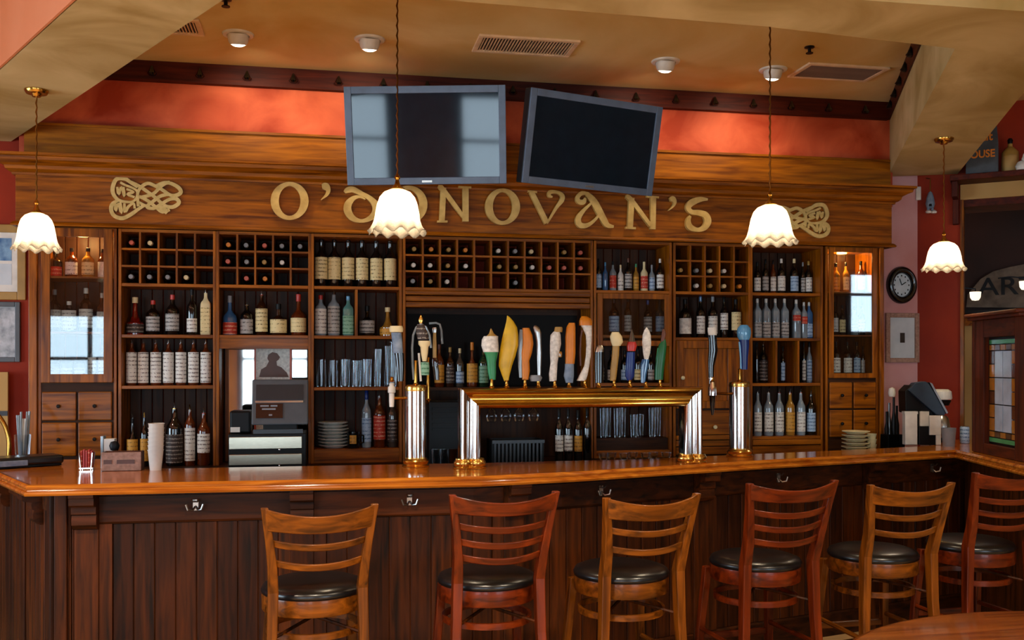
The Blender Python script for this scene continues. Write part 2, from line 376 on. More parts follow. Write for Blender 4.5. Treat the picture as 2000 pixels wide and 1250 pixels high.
# rear wall with open window holes, the third an addition
xs = [-6.05] + [q for w in WINDOWS for q in w[:2]] + [10.8]
m = MB()
for i in range(0, len(xs), 2): m.box(xs[i], xs[i + 1], REAR - 0.1, REAR, 0, 3.5)
for (x0, x1, z0, z1) in WINDOWS: m.box(x0, x1, REAR - 0.1, REAR, 0, z0); m.box(x0, x1, REAR - 0.1, REAR, z1, 3.5)
struct(m.build('wall_rear', 'backwall_room'))
for i, (x0, x1, z0, z1) in enumerate(WINDOWS):
    f = MB().box(x0 - .06, x0 + .03, REAR - .02, REAR + .04, z0 - .06, z1 + .06).box(x1 - .03, x1 + .06, REAR - .02, REAR + .04, z0 - .06, z1 + .06)
    f.box(x0 + .03, x1 - .03, REAR - .02, REAR + .04, z0 - .06, z0 + .03).box(x0 + .03, x1 - .03, REAR - .02, REAR + .04, z1 - .03, z1 + .06)
    f.box(x0 + .03, x1 - .03, REAR - .02, REAR + .03, z0 + (z1 - z0) * .62, z0 + (z1 - z0) * .62 + .05)
    if x1 - x0 > 1.4: f.box((x0 + x1) / 2 - .03, (x0 + x1) / 2 + .03, REAR - .02, REAR + .03, z0, z1)
    struct(f.build('window_%d' % (i + 1), 'mahogany_z'))
# angled wall on the right with its opening
m = MB().obox(C1, C2, 0, 0.15, 0, 3.5)
struct(m.build('wall_angled', 'deepred_wall'))
HZ0, HZ1 = 2.81, 2.93
struct(MB().obox(C2, C3, 0, 0.15, HZ1, 3.5).build('wall_header', 'deepred_wall'))
struct(MB().obox(C2, C3, -0.02, 0.15, HZ0, HZ1).build('trim_1', 'beige_wall'))
struct(MB().obox(C2 + W2 * 0.02, C3, 0.0, 0.35, HZ0 - 0.05, HZ0).build('trim_2', 'mahogany_x'))
struct(MB().obox(C2, C2 + W2 * 0.022, -0.03, 0.18, 0, HZ0).build('trim_3', 'oak_z'))
# room beyond the opening
f0 = C1 + Vector((0.616, 0.788)) * 2.7 - W2 * 1.2; f1 = f0 + W2 * 6.5
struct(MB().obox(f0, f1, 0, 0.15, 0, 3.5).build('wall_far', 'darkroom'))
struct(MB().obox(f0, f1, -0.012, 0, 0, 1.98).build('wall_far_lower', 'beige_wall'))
struct(MB().obox(f0, f1, -0.06, 0, 1.98, 2.06).build('trim_4', 'oak_x'))
# soffit beams that frame the raised ceiling
struct(MB().poly([(-1.93, 6.59), (-0.28, 3.70), (-0.60, 3.36), (-0.93, 3.985), (-2.42, 6.59)], 3.0, 3.4845).build('ceiling_beam', 'plaster'))
struct(MB().poly([(-0.28, 3.70), (0.457, 3.717), (1.806, 3.756), (2.745, 3.861), (2.72, 3.40), (1.79, 3.42), (-0.60, 3.36)], 3.0, 3.4845).build('ceiling_beam', 'plaster'))
struct(MB().poly([(2.745, 3.861), (4.12, 6.585), (4.57, 6.40), (3.53, 4.41), (2.92, 3.25), (2.72, 3.40)], 3.0, 3.4995).build('ceiling_beam', 'plaster'))
struct(MB().poly([(2.72, 3.40), (2.92, 3.25), (3.9, 1.6), (3.6, 1.5)], 3.0, 3.4995).build('ceiling_beam', 'plaster'))
struct(MB().obox((-2.42, 6.58), (-0.60, 3.40), -.012, -.002, 2.999, 3.484).build('trim_7', 'salmon_plaster'))
# dark trim round the raised ceiling with its black pegs
tr = struct(MB().box(-1.80, 4.02, 6.395, UY, 3.375, 3.4995).build('trim_5', 'mahogany_x'))
pg = None
for i in range(18):
    X = XB(297, 6.38) + (XB(1690, 6.38) - XB(297, 6.38)) * i / 17
    if pg is None:
        pg = MB().lathe([(0.0, -.012), (.02, -.012), (.03, 0.0), (.02, .012), (.012, .03), (.006, .045), (0, .05)], n=10).build('peg', 'gl_black', tr, True); pg.location = (X, 6.378, 3.415)
    else: inst(pg, tr, (X, 6.378, 3.415))
d = Vector((2.745 - 4.12, 3.861 - 6.585)).normalized()
t2 = struct(MB().obox((4.06, 6.39), (2.80, 3.90), -0.045, -0.002, 3.375, 3.4995).build('trim_6', 'mahogany_y'))
pk = None
for i in range(8):
    q = Vector((4.06, 6.39)) + d * (0.22 + 0.3 * i); nn = Vector((d.y, -d.x)) * 0.055
    if pk is None: pk = MB().lathe([(0.0, -.012), (.02, -.012), (.03, 0.0), (.02, .012), (.012, .03), (0, .05)], n=10).build('peg', 'iron', t2, True); pk.location = (q.x + nn.x, q.y + nn.y, 3.415)
    else: inst(pk, t2, (q.x + nn.x, q.y + nn.y, 3.415))

# ------------------------------------------------------------------ back bar: cornice, frieze, lettering
FY = 6.27
fx0, fx1 = XB(30, FY), XB(1742, FY)
struct_none = None
ent = thing('sign_board', ((fx0 + fx1) / 2, FY, 2.44), 'long oak cornice and frieze board carrying raised gold lettering', 'sign')
MB().box(fx0, fx1, FY, UY - .001, 2.44, 2.74).build('frieze_board', 'oak_x', ent, world=True, bevel=.003)
prof = [(0, 2.735), (.015, 2.735), (.018, 2.748), (.03, 2.752), (.045, 2.765), (.05, 2.785), (.075, 2.80), (.10, 2.81), (.105, 2.83), (.12, 2.835), (.12, 2.85), (0.0, 2.85)]
MB().sweep(prof, [(fx0, UY - .001), (fx0, FY), (fx1, FY), (fx1, UY - .001)]).build('cornice', 'oak_x', ent, smooth=30, world=True)
MB().sweep([(0, 2.432), (.02, 2.432), (.024, 2.44), (.015, 2.452), (.006, 2.458), (0, 2.458)], [(fx0, UY - .001), (fx0, FY), (fx1, FY), (fx1, UY - .001)]).build('lower_moulding', 'oak_x', ent, smooth=30, world=True)
MB().box(-1.80, 4.03, 6.40, UY - .001, 2.85, 3.065).build('upper_panel', 'golden_x', ent, world=True)
MB().box(-1.80, 4.03, 6.385, UY - .001, 3.065, 3.08).build('upper_cap', 'golden_x', ent, world=True)
def fr(px, py): q = PY(px, py, FY); return (q.x, q.z)
RIB = 0
def ribbon(m, pts, y0, y1, k=5):
    sp = smooth_path(pts, k) if len(pts) > 2 else pts
    P = [fr(a[0], a[1]) for a in sp]; Wd = [a[2] * DEP(P[0][0], FY) / F_PX / 2 for a in sp]
    L, R = [], []
    for i in range(len(P)):
        a = Vector(P[max(i - 1, 0)]); b = Vector(P[min(i + 1, len(P) - 1)]); t = (b - a).normalized(); nn = Vector((-t.y, t.x))
        L.append(Vector(P[i]) + nn * Wd[i]); R.append(Vector(P[i]) - nn * Wd[i])
    global RIB; RIB += 1; n = len(P); vs = []; fs = []
    for i in range(n):
        dy = -4e-5 * i - 4e-4 * (RIB % 9)
        vs += [(L[i].x, y0 + dy, L[i].y), (R[i].x, y0 + dy, R[i].y), (L[i].x, y1, L[i].y), (R[i].x, y1, R[i].y)]
    for i in range(n - 1):
        a_ = 4 * i; b_ = a_ + 4; fs += [(a_, a_ + 1, b_ + 1, b_), (a_, b_, b_ + 2, a_ + 2), (a_ + 1, a_ + 3, b_ + 3, b_ + 1)]
    fs += [(0, 2, 3, 1), (4 * n - 4, 4 * n - 3, 4 * n - 1, 4 * n - 2)]
    m.add(vs, fs)
def ring(m, cx, cy, rx, ry, ix, iy, y0, y1, n=36):
    vs = []; fs = []
    for i in range(n):
        a = 2 * math.pi * i / n
        o = fr(cx + rx * math.cos(a), cy + ry * math.sin(a)); q = fr(cx + ix * math.cos(a), cy + iy * math.sin(a))
        vs += [(o[0], y0, o[1]), (q[0], y0, q[1]), (o[0], y1, o[1]), (q[0], y1, q[1])]
    for i in range(n):
        j = (i + 1) % n
        fs += [(4 * i, 4 * i + 1, 4 * j + 1, 4 * j), (4 * i, 4 * j, 4 * j + 2, 4 * i + 2), (4 * i + 1, 4 * i + 3, 4 * j + 3, 4 * j + 1)]
    m.add(vs, fs)
LY0, LY1 = FY - .032, FY - .004
def letter(strokes, rings=()):
    m = MB()
    for r_ in rings: ring(m, *r_, LY0, LY1)
    for s_ in strokes: ribbon(m, s_, LY0, LY1)
    return m.build('letter', 'sign_gold', ent, world=True)
letter([], [(566, 394, 37, 37, 21, 29)])
letter([[(629, 366, 9), (636, 366, 15), (641, 373, 9), (638, 382, 6), (627, 392, 1.5)]])
letter([[(673, 377, 6), (679, 373, 11), (690, 372, 11), (706, 380, 9), (722, 389, 10), (733, 402, 14), (733, 416, 14), (722, 428, 10), (705, 433, 7), (688, 427, 12), (679, 413, 15), (680, 400, 14), (690, 389, 9), (702, 386, 5), (713, 391, 2)]])
letter([], [(797, 401, 37, 37, 21, 29)])
letter([[(865, 368, 11), (862, 433, 11)], [(853, 434, 4), (873, 434, 4)], [(855, 364, 8), (864, 372, 10), (907, 429, 7)], [(908, 367, 12), (908, 434, 12)], [(894, 367, 4), (919, 368, 4)]])
letter([], [(980, 405, 34, 35.5, 19, 28)])
letter([[(1036, 376, 10), (1066, 437, 10)], [(1029, 375, 4), (1047, 377, 4)], [(1066, 438, 4), (1084, 408, 6), (1095, 393, 9), (1096, 383, 8), (1086, 377, 6), (1072, 377, 8), (1071, 384, 6), (1077, 386, 3)]])
letter([[(1143, 379, 8), (1158, 396, 14), (1176, 429, 13), (1184, 441, 10), (1196, 444, 5)], [(1146, 380, 6), (1134, 379, 8), (1126, 387, 8), (1128, 395, 9), (1137, 396, 10), (1141, 388, 4)], [(1154, 397, 4), (1138, 412, 7), (1127, 428, 11), (1130, 440, 11), (1142, 442, 9), (1156, 434, 6), (1168, 421, 4)]])
letter([[(1231, 388, 11), (1228, 446, 11)], [(1219, 446, 4), (1239, 447, 4)], [(1220, 385, 7), (1230, 392, 9), (1268, 442, 7)], [(1273, 386, 11), (1272, 449, 11)], [(1260, 385, 4), (1284, 387, 4)]])
letter([[(1306, 391, 7), (1311, 390, 11), (1315, 396, 7), (1312, 404, 4), (1303, 412, 1.5)]])
letter([[(1379, 391, 4), (1364, 391, 10), (1348, 397, 13), (1341, 406, 11), (1347, 415, 9), (1362, 417, 11), (1375, 422, 13), (1379, 434, 14), (1372, 446, 11), (1358, 450, 8), (1344, 444, 12), (1341, 432, 9), (1345, 423, 5)]])
def knot(mx):
    m = MB(); T = lambda s_: [(mx(x), y, w * 1.08) for (x, y, w) in s_]
    for s_ in ([(270, 366, 6), (256, 357, 6), (245, 350, 7), (230, 350, 7), (223, 360, 7), (221, 375, 7), (228, 388, 6), (240, 394, 5), (258, 395, 4), (267, 388, 4), (269, 376, 4), (262, 369, 4), (245, 362, 4), (236, 357, 4)],
               [(232, 392, 5), (221, 399, 7), (218, 410, 7), (224, 422, 7), (240, 427, 7), (256, 420, 7), (270, 410, 6), (282, 402, 6)],
               [(226, 398, 4), (227, 412, 5), (232, 398, 4), (238, 416, 6), (236, 396, 4)], [(244, 398, 4), (245, 414, 6), (252, 404, 5), (262, 398, 4), (264, 408, 4)],
               [(230, 366, 4), (233, 380, 5), (238, 366, 4), (244, 384, 5), (242, 366, 4)], [(248, 370, 4), (262, 376, 4), (250, 380, 5), (264, 386, 4)],
               [(252, 354, 5), (272, 364, 6), (290, 376, 6), (306, 388, 6), (322, 402, 6), (338, 405, 7), (350, 397, 7), (345, 389, 7), (332, 390, 6), (316, 399, 6), (300, 408, 6), (284, 402, 5), (272, 396, 5)],
               [(272, 384, 5), (290, 393, 6), (306, 406, 6), (318, 414, 7), (332, 410, 6)], [(272, 386, 5), (286, 384, 6), (302, 378, 6), (316, 364, 6), (330, 358, 6), (348, 366, 7), (354, 376, 7), (346, 382, 7), (334, 382, 6), (320, 373, 6), (304, 364, 6), (290, 359, 6), (278, 365, 6), (270, 378, 5), (271, 404, 5)],
               [(305, 364, 5), (318, 358, 5), (332, 357, 6)], [(330, 380, 6), (314, 384, 6), (300, 394, 6), (288, 404, 6), (296, 408, 5), (312, 405, 6), (325, 412, 7), (322, 417, 6)]):
        ribbon(m, T(s_), FY - .014, FY - .003, 4)
    return m.build('knot_emblem', 'knot_gold', ent, world=True)
knot(lambda x: x)
knot2 = MB()
def kmap(x, y): return 1617 - (x - 217) * 0.86, 400 + (y - 348) * 0.79 - (x - 217) * 0.02
_fr = fr
def fr(px, py): a = kmap(px, py); return _fr(*a)
knot(lambda x: x)
fr = _fr

# ------------------------------------------------------------------ back bar: shelf units
INTERVALS = []; DIVS = []
BF, BB, CZ, TZ = 6.30, 6.585, 0.97, 2.432
Z1, Z2, Z3, Z4 = 2.10, 1.785, 1.47, 1.08
def unit(name, label, pl, pr, half=True, cat='shelf unit'):
    x0, x1 = XB(pl, BF), XB(pr, BF)
    r = thing(name, ((x0 + x1) / 2, BF, CZ), label, cat); INTERVALS.append((x0, x1))
    a = MB().box(x0 - .0175, x0, BF, BB, CZ, TZ).build('side_panel', 'oak_z', r, world=True, bevel=.002)
    inst(a, r, (x1 - x0 + .0175, 0, 0))
    MB().box(x0, x1, BF + .004, BB, TZ - .018, TZ).build('top_board', 'oak_x', r, world=True)
    return r, x0, x1
def shelf(r, x0, x1, z, th=.02):
    return MB().box(x0, x1, BF + .003, BB - .012, z - th, z).build('shelf', 'oak_x', r, world=True, bevel=.002)
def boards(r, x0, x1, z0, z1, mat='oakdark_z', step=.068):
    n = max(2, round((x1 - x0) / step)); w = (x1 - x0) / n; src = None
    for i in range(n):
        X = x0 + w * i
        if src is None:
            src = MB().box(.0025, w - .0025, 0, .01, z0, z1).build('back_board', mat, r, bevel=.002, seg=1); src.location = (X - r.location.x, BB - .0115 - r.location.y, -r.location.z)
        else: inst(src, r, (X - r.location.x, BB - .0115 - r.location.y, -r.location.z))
WINE_N = {}
def wine_end(X, z, foil, label, group):
    t = thing('wine_bottle', (X, BF + .03, z), label, 'bottle', group)
    MB().lathe([(0, .22), (.034, .22), (.036, .20), (.036, .11), (.028, .085), (.0145, .06), (.0135, .035)], axis='y', n=12).build('bottle_body', 'gl_black', t, True)
    MB().lathe([(.0135, .04), (.0155, .039), (.0155, .004), (.013, 0), (0, 0)][::-1], axis='y', n=10).build('foil_capsule', foil, t, True)
def rack(r, x0, x1, cols, rows, filled, where, foils=('cream', 'pink', 'tan', 'white', 'grey', 'orange')):
    z0, z1 = Z1, TZ - .018; cw = (x1 - x0) / cols; ch = (z1 - z0) / rows; src = None; hs = None
    for i in range(1, cols):
        if src is None: src = MB().box(-.006, .006, 0, .26, z0, z1).build('rack_upright', 'oak_z', r); src.location = (x0 + cw * i - r.location.x, .002, -r.location.z)
        else: inst(src, r, (x0 + cw * i - r.location.x, .002, -r.location.z))
    for j in range(1, rows):
        if hs is None: hs = MB().box(x0, x1, .004, .26, -.006, .006).build('rack_rail', 'oak_x', r); hs.location = (-r.location.x, 0, z0 + ch * j - r.location.z)
        else: inst(hs, r, (-r.location.x, 0, z0 + ch * j - r.location.z))
    rn = ['bottom', 'middle', 'top']
    for (row, col) in filled:
        X = x0 + cw * (col + .5); z = z0 + ch * (rows - 1 - row) + .006 + .037
        wine_end(X + random.uniform(-.006, .006), z, random.choice(foils), 'wine bottle lying in %s row, %s cubbyhole of the %s' % (rn[2 - row], ORD[col], where), 'wine bottles lying in the racks')

def clampx(X, r, Y, z):
    if Y < BF + .02: return X
    for a, b in INTERVALS:
        if a - .06 < X < b + .06:
            X = max(a + r + .004, min(b - r - .004, X))
            for d_, z0, z1 in DIVS:
                if a < d_ < b and z0 - .01 < z < z1 and abs(X - d_) < r + .012: X = d_ + (r + .012) * (1 if X > d_ else -1)
            return X
    return X
STY = {
 'std': ([(0, 0), (.92, 0), (1, .02), (1, .58), (.95, .63), (.62, .70), (.36, .76), (.32, .90)], .33, .87),
 'wine': ([(0, 0), (.92, 0), (1, .02), (1, .60), (.92, .66), (.55, .73), (.36, .78), (.34, .90)], .37, .84),
 'tall': ([(0, 0), (.95, 0), (1, .015), (1, .66), (.9, .71), (.5, .77), (.34, .82), (.32, .92)], .36, .89),
 'squat': ([(0, 0), (.95, 0), (1, .03), (1, .42), (.9, .49), (.5, .57), (.28, .63), (.25, .88)], .30, .82),
 'decanter': ([(0, 0), (1, 0), (1, .30), (.62, .36), (.34, .52), (.24, .70), (.22, .86)], .32, .84),
 'jar': ([(0, 0), (.95, 0), (1, .02), (1, .70), (.9, .76), (.75, .79)], .8, .78),
}
def bottle(px, ytop, w, zb, label, style='std', glass='gl_black', lab='lab_white', cap='black', Y=6.42, l0=.10, l1=.52, sq=0.0, pour=None, group=None, name='bottle', hook=None):
    X = XB(px, Y); dep = DEP(X, Y); h = min(ZB(px, ytop, Y), [c for f_, c in ((2.05, 2.411), (1.75, 2.077), (1.50, 1.765), (1.42, 1.762), (0, 1.432)) if zb > f_][0]) - zb - .002; r = w * .97 * dep / F_PX / 2
    pr, cr, cz = STY[style]; X = clampx(X, r * 1.03, Y, zb)
    t = thing(name, (X, Y, zb + .0012), label, 'bottle', group)
    t.rotation_euler.z = random.uniform(-.15, .15) if not sq else random.uniform(-.04, .04)
    MB().lathe([(a * r, b * h) for a, b in pr] + [(0, pr[-1][1] * h)], n=16, sq=sq).build('bottle_body', glass, t, True)
    if lab:
        aa = math.radians(80)
        MB().lathe([(r * 1.012, l0 * h), (r * 1.02, l0 * h), (r * 1.02, l1 * h), (r * 1.012, l1 * h)], n=12, sq=sq, a0=-math.pi / 2 - aa, a1=-math.pi / 2 + aa).build('label', lab, t, 30)
    if pour:
        MB().lathe([(cr * r * .9, cz * h), (cr * r * .9, .91 * h), (0, .91 * h)], n=10).build('cap', cap, t, True)
        MB().tube([(0, 0, .90 * h), (0, 0, .95 * h), (0, -.012, 1.0 * h)], .004, 6).build('pourer', pour, t, True)
    else:
        MB().lathe([(cr * r, cz * h), (cr * r * 1.05, cz * h + .002), (cr * r * 1.05, h * .99), (cr * r * .8, h), (0, h)], n=12).build('cap', cap, t, True)
    return t
def row(specs, zb, where, group, **kw):
    for i, s_ in enumerate(specs):
        s_ = dict(s_); desc = s_.pop('d'); a = dict(kw); a.update(s_)
        a.setdefault('Y', 6.42)
        bottle(a.pop('x'), a.pop('y'), a.pop('w'), zb, '%s, %s from left %s' % (desc, ORD[i], where), group=group, **a)
def tumbler(X, Y, z, r, h, label, group=None, name='glass_tumbler', mat='drinkglass', cat='glass', taper=.85):
    X = clampx(X, r, Y, z)
    o = MB().lathe([(0, 0), (r * taper, 0), (r, h), (r - .003, h), (r * taper - .003, .008), (0, .008)], n=14).build(name, mat, None, True)
    o.location = (X, Y, z + .001); return tag(o, label, cat, group)

# --- column A: left of the cash register
A, ax0, ax1 = unit('shelf_unit', 'oak shelf column with wine rack between left glass cabinet and register', 237, 416)
for z in (Z1, Z2, Z3): shelf(A, ax0, ax1, z)
boards(A, ax0, ax1, CZ, TZ - .02)
rack(A, ax0, ax1, 5, 3, [(0, 0), (0, 1), (2, 0), (2, 1), (2, 2), (2, 3)], 'leftmost wine rack')
row([dict(d='red decanter with white block lettering', x=262, y=580, w=34, style='decanter', glass='gl_red', lab='lab_dark', cap='cream', l0=.04, l1=.28),
     dict(d='round dark bottle with red cap', x=299, y=586, w=27, glass='gl_black', lab='lab_grey', cap='redcap'),
     dict(d='black bottle with speckled label', x=337, y=575, w=27, lab='lab_grey', cap='redcap'),
     dict(d='slim dark bottle with white label', x=375, y=563, w=20, lab='lab_white', cap='black', l0=.06, l1=.36),
     dict(d='tall square bottle in cream label', x=402, y=562, w=20, style='tall', glass='cream', lab='lab_cream', cap='grey', sq=4, l0=.03, l1=.60, pour='steel')],
    Z2, 'on shelf under the leftmost rack', 'bottles under the leftmost wine rack')
for i, x in enumerate((255.5, 280, 304.5, 329, 353.5, 378, 402)):
    bottle(x, 663, 21, Z3, 'white-labelled amber bottle, %s from left in row of seven' % ORD[i], 'tall', 'gl_amber', 'lab_white', 'black', l0=.05, l1=.72, pour='steel', group='row of seven amber bottles')
row([dict(d='dark round bottle with gold label', x=259, y=808, w=22, style='squat', lab='lab_gold', cap='black', pour='steel'),
     dict(d='dark bottle with blue collar', x=282, y=806, w=16, lab='lab_gold', cap='blue', pour='tan'),
     dict(d='big black bottle with silver bands', x=341, y=786, w=33, lab='lab_dark', cap='gold', glass='gl_black', pour='steel', l0=.05, l1=.5),
     dict(d='slim amber bottle with white label', x=371, y=790, w=21, style='tall', glass='gl_amber', lab='lab_white', cap='cream', l0=.08, l1=.62, pour='gold'),
     dict(d='amber bottle with white and red label', x=398, y=796, w=25, glass='gl_amber', lab='lab_white', cap='redcap', l0=.22, l1=.55, pour='steel')],
    CZ, 'on counter left of register', 'bottles on the back counter', Y=6.34)
# --- column B: above the cash register
B, bx0, bx1 = unit('shelf_unit', 'oak shelf column with wine rack standing over the cash register', 428, 602)
for z in (Z1, Z2): shelf(B, bx0, bx1, z)
boards(B, bx0, bx1, CZ, TZ - .02)
MB().box(bx0, bx1, BF + .01, BF + .035, Z2 - .085, Z2 - .02).build('arched_rail', 'oak_x', B, world=True)
rack(B, bx0, bx1, 5, 3, [(0, i) for i in range(5)] + [(1, i) for i in range(4)] + [(2, 1), (2, 2)], 'rack over the cash register')
row([dict(d='clear blue bottle with red skirt', x=449, y=577, w=28, style='squat', glass='gl_blue', lab='lab_red', cap='grey', l0=.02, l1=.32),
     dict(d='dark bottle with pale grey label', x=482, y=590, w=25, lab='lab_grey', cap='tan', pour='steel', l0=.05, l1=.48),
     dict(d='bottle with tall cream paper label', x=511, y=568, w=24, glass='gl_brown', lab='lab_cream', cap='redcap', l0=.08, l1=.6, pour='steel'),
     dict(d='wide round bottle with cream label', x=544, y=593, w=33, style='squat', glass='gl_brown', lab='lab_cream', cap='black', l0=.08, l1=.5),
     dict(d='squat bottle with long red neck', x=583, y=574, w=31, style='squat', glass='gl_amber', lab='lab_cream', cap='redcap', l0=.08, l1=.42)],
    Z2, 'on shelf above the register', 'bottles above the register')
mir = thing('wall_mirror', (XB(520, 6.55), 6.55, CZ), 'plain mirror behind the cash register reflecting the room', 'mirror')
MB().box(XB(447, 6.55), XB(600, 6.55), 6.556, 6.566, CZ, 1.70).build('mirror_glass', 'mirror', mir, world=True)
MB().box(XB(440, 6.55), XB(447, 6.55), 6.55, 6.57, CZ, 1.72).build('frame_bar', 'oak_z', mir, world=True)
MB().box(XB(447, 6.55), XB(600, 6.55), 6.55, 6.57, 1.70, 1.72).build('frame_bar', 'oak_x', mir, world=True)
# --- column C: right of the cash register
C, cx0, cx1 = unit('shelf_unit', 'oak shelf column with cubbies right of the cash register', 613, 780)
for z in (Z1, Z2, 1.455): shelf(C, cx0, cx1, z)
MB().box(cx0, cx1, BF + .003, BB - .012, CZ, 1.06).build('base_rail', 'oak_x', C, world=True, bevel=.003)
MB().box(XB(696, BF) - .008, XB(696, BF) + .008, BF + .004, BB - .012, Z2, Z1 - .02).build('divider', 'oak_z', C, world=True); DIVS.append((XB(696, BF), Z2, Z1))
boards(C, cx0, cx1, 1.06, TZ - .02)
for i, x in enumerate((626, 653, 680, 707, 735, 762)):
    bottle(x, 460, 25, Z1, 'dark bottle with cream label, %s from left in cubby behind pendant' % ORD[i], 'wine', 'gl_black', 'lab_cream', 'gl_black', l0=.16, l1=.62, group='six cream-labelled bottles')
row([dict(d='white-labelled clear bottle, red cap', x=625, y=576, w=23, style='tall', glass='gl_pale', lab='lab_white', cap='redcap', l0=.05, l1=.66),
     dict(d='clear bottle with red print', x=652, y=563, w=24, style='tall', glass='gl_pale', lab='lab_grey', cap='black', l0=.05, l1=.66, pour='steel'),
     dict(d='blue-green glass bottle', x=680, y=578, w=22, style='tall', glass='gl_teal', lab='lab_green', cap='skyblue', l0=.04, l1=.5, sq=3),
     dict(d='black bottle with silver crest', x=717, y=597, w=30, style='squat', glass='gl_black', lab='lab_grey', cap='black', l0=.10, l1=.52),
     dict(d='ornate gold bottle with ringed neck', x=757, y=600, w=32, style='decanter', glass='gl_gold', lab='lab_gold', cap='cream', l0=.05, l1=.26)],
    Z2, 'below the cream-labelled six', 'bottles below the cream-labelled six')
for i, (x, y, w) in enumerate(((628, 702, 22), (651, 704, 20), (674, 702, 21), (696, 704, 20), (716, 702, 20))):
    X = XB(x, 6.40); r = w * DEP(X, 6.4) / F_PX / 2
    tumbler(X, 6.40, 1.455, r, ZB(x, y, 6.4) - 1.455, 'clear short tumbler, %s from left on shelf right of mirror' % ORD[i], 'tumblers right of the mirror')
for i, (x, y) in enumerate(((737, 682), (757, 676), (772, 668))):
    X = XB(x, 6.42 + .03 * (i % 2)); tumbler(X, 6.42 + .05 * (i % 2), 1.455, .027, ZB(x, y, 6.42) - 1.455, 'tall clear pint glass, %s from left beside the short tumblers' % ORD[i], 'tall glasses beside the tumblers', 'pint_glass', taper=.72)
def plate_stack(x, y, z, n, r, dz, desc, grp):
    src = None
    nm = ['bottom plate of the %s', 'second plate up in the %s', 'third plate up in the %s', 'fourth plate up in the %s', 'fifth plate up in the %s', 'sixth plate up in the %s', 'seventh plate up in the %s', 'top plate of the %s']
    for k in range(n):
        if src is None:
            src = MB().lathe([(0, 0), (r * .62, 0), (r * .66, .004), (r, .016), (r, .020), (r * .66, .010), (0, .010)], n=28).build('plate', 'white', None, True); o = src
        else: o = src.copy(); COL.objects.link(o)
        o.location = (x + random.uniform(-.003, .003), y, z + .001 + k * dz)
        tag(o, (nm[-1] if k == n - 1 else nm[k]) % desc, 'plate', grp)
plate_stack(XB(651, 6.43), 6.435, 1.06, 8, .098, .021, 'white stack beside register', 'white plates beside the register')
mug = thing('mug', (XB(690, 6.37), 6.365, 1.06), 'black mug with gold emblem beside the white plates', 'mug')
MB().lathe([(0, 0), (.036, 0), (.04, .01), (.04, .105), (.037, .105), (.036, .012), (0, .012)], n=18).build('mug_body', 'blackgloss', mug, True)
MB().tube([(.038, 0, .085), (.065, 0, .08), (.065, 0, .035), (.038, 0, .03)], .006, 6).build('handle', 'blackgloss', mug, True)
MB().lathe([(.0405, .03), (.0415, .03), (.0415, .085), (.0405, .085)], n=8, a0=-2.2, a1=-1.1).build('emblem', 'lab_gold', mug)
row([dict(d='clear bottle with blue neck', x=716, y=760, w=19, style='wine', glass='gl_pale', lab='lab_blue', cap='blue'),
     dict(d='brown bottle with orange-red label', x=741, y=763, w=24, glass='gl_amber', lab='lab_red', cap='gl_black', l0=.14, l1=.56, pour='steel'),
     dict(d='clear bottle with black collar', x=766, y=768, w=20, glass='gl_smoke', lab='lab_dark', cap='black', pour='steel')],
    1.06, 'on bottom shelf beside chrome tower', 'bottles beside the left tower', Y=6.40)
# --- column D: long rack over the beer taps
D, dx0, dx1 = unit('shelf_unit', 'wide oak bay with long wine rack above the beer taps', 792, 1153.5)
shelf(D, dx0, dx1, Z1)
rack(D, dx0, dx1, 11, 3, [(0, i) for i in (0, 1, 2, 3, 5, 6, 7, 9, 10)] + [(1, i) for i in (0, 1, 2, 3, 5, 6, 7, 8, 9, 10)] + [(2, i) for i in (0, 1, 2, 6)], 'long rack over taps')
for i, (z0, z1, y0) in enumerate(((2.052, 2.079, BF - .004), (2.012, 2.046, BF + .012), (1.972, 2.006, BF + .004))):
    MB().box(dx0, dx1, y0, BF + .06, z0, z1).build('header_board', 'oak_x', D, world=True, bevel=.005)
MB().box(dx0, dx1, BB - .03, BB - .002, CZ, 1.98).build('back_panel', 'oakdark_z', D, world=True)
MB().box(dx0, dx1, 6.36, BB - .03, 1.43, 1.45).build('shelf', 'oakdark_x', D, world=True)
mb = thing('back_mirror', ((dx0 + dx1) / 2, BB - .045, 1.45), 'dark mirror at the back of the tap bay', 'mirror')
MB().box(dx0 + .03, dx1 - .03, BB - .044, BB - .032, 1.452, 1.96).build('mirror_glass', 'dark_mirror', mb, world=True)  # dark reflection put into a near-black, barely reflecting base colour
MB().box(dx0 + .03, dx1 - .03, BB - .052, BB - .044, 1.94, 1.96).build('frame_bar', 'oakdark_x', mb, world=True)
row([dict(d='amber bottle', x=858, y=672, w=20, glass='gl_amber', lab='lab_gold', cap='brown'), dict(d='brown bottle', x=879, y=678, w=18, glass='gl_brown', lab='lab_dark', cap='tan'),
     dict(d='pale blue-labelled bottle', x=898, y=680, w=17, glass='gl_smoke', lab='lab_blue', cap='cream', l0=.1, l1=.4), dict(d='gold-necked bottle', x=922, y=668, w=22, style='squat', glass='gl_amber', lab='lab_gold', cap='orange'),
     dict(d='dark green bottle', x=944, y=676, w=20, glass='gl_green', lab='lab_green', cap='gl_black')],
    1.45, 'behind the beer taps', 'bottles behind the beer taps', Y=6.43)
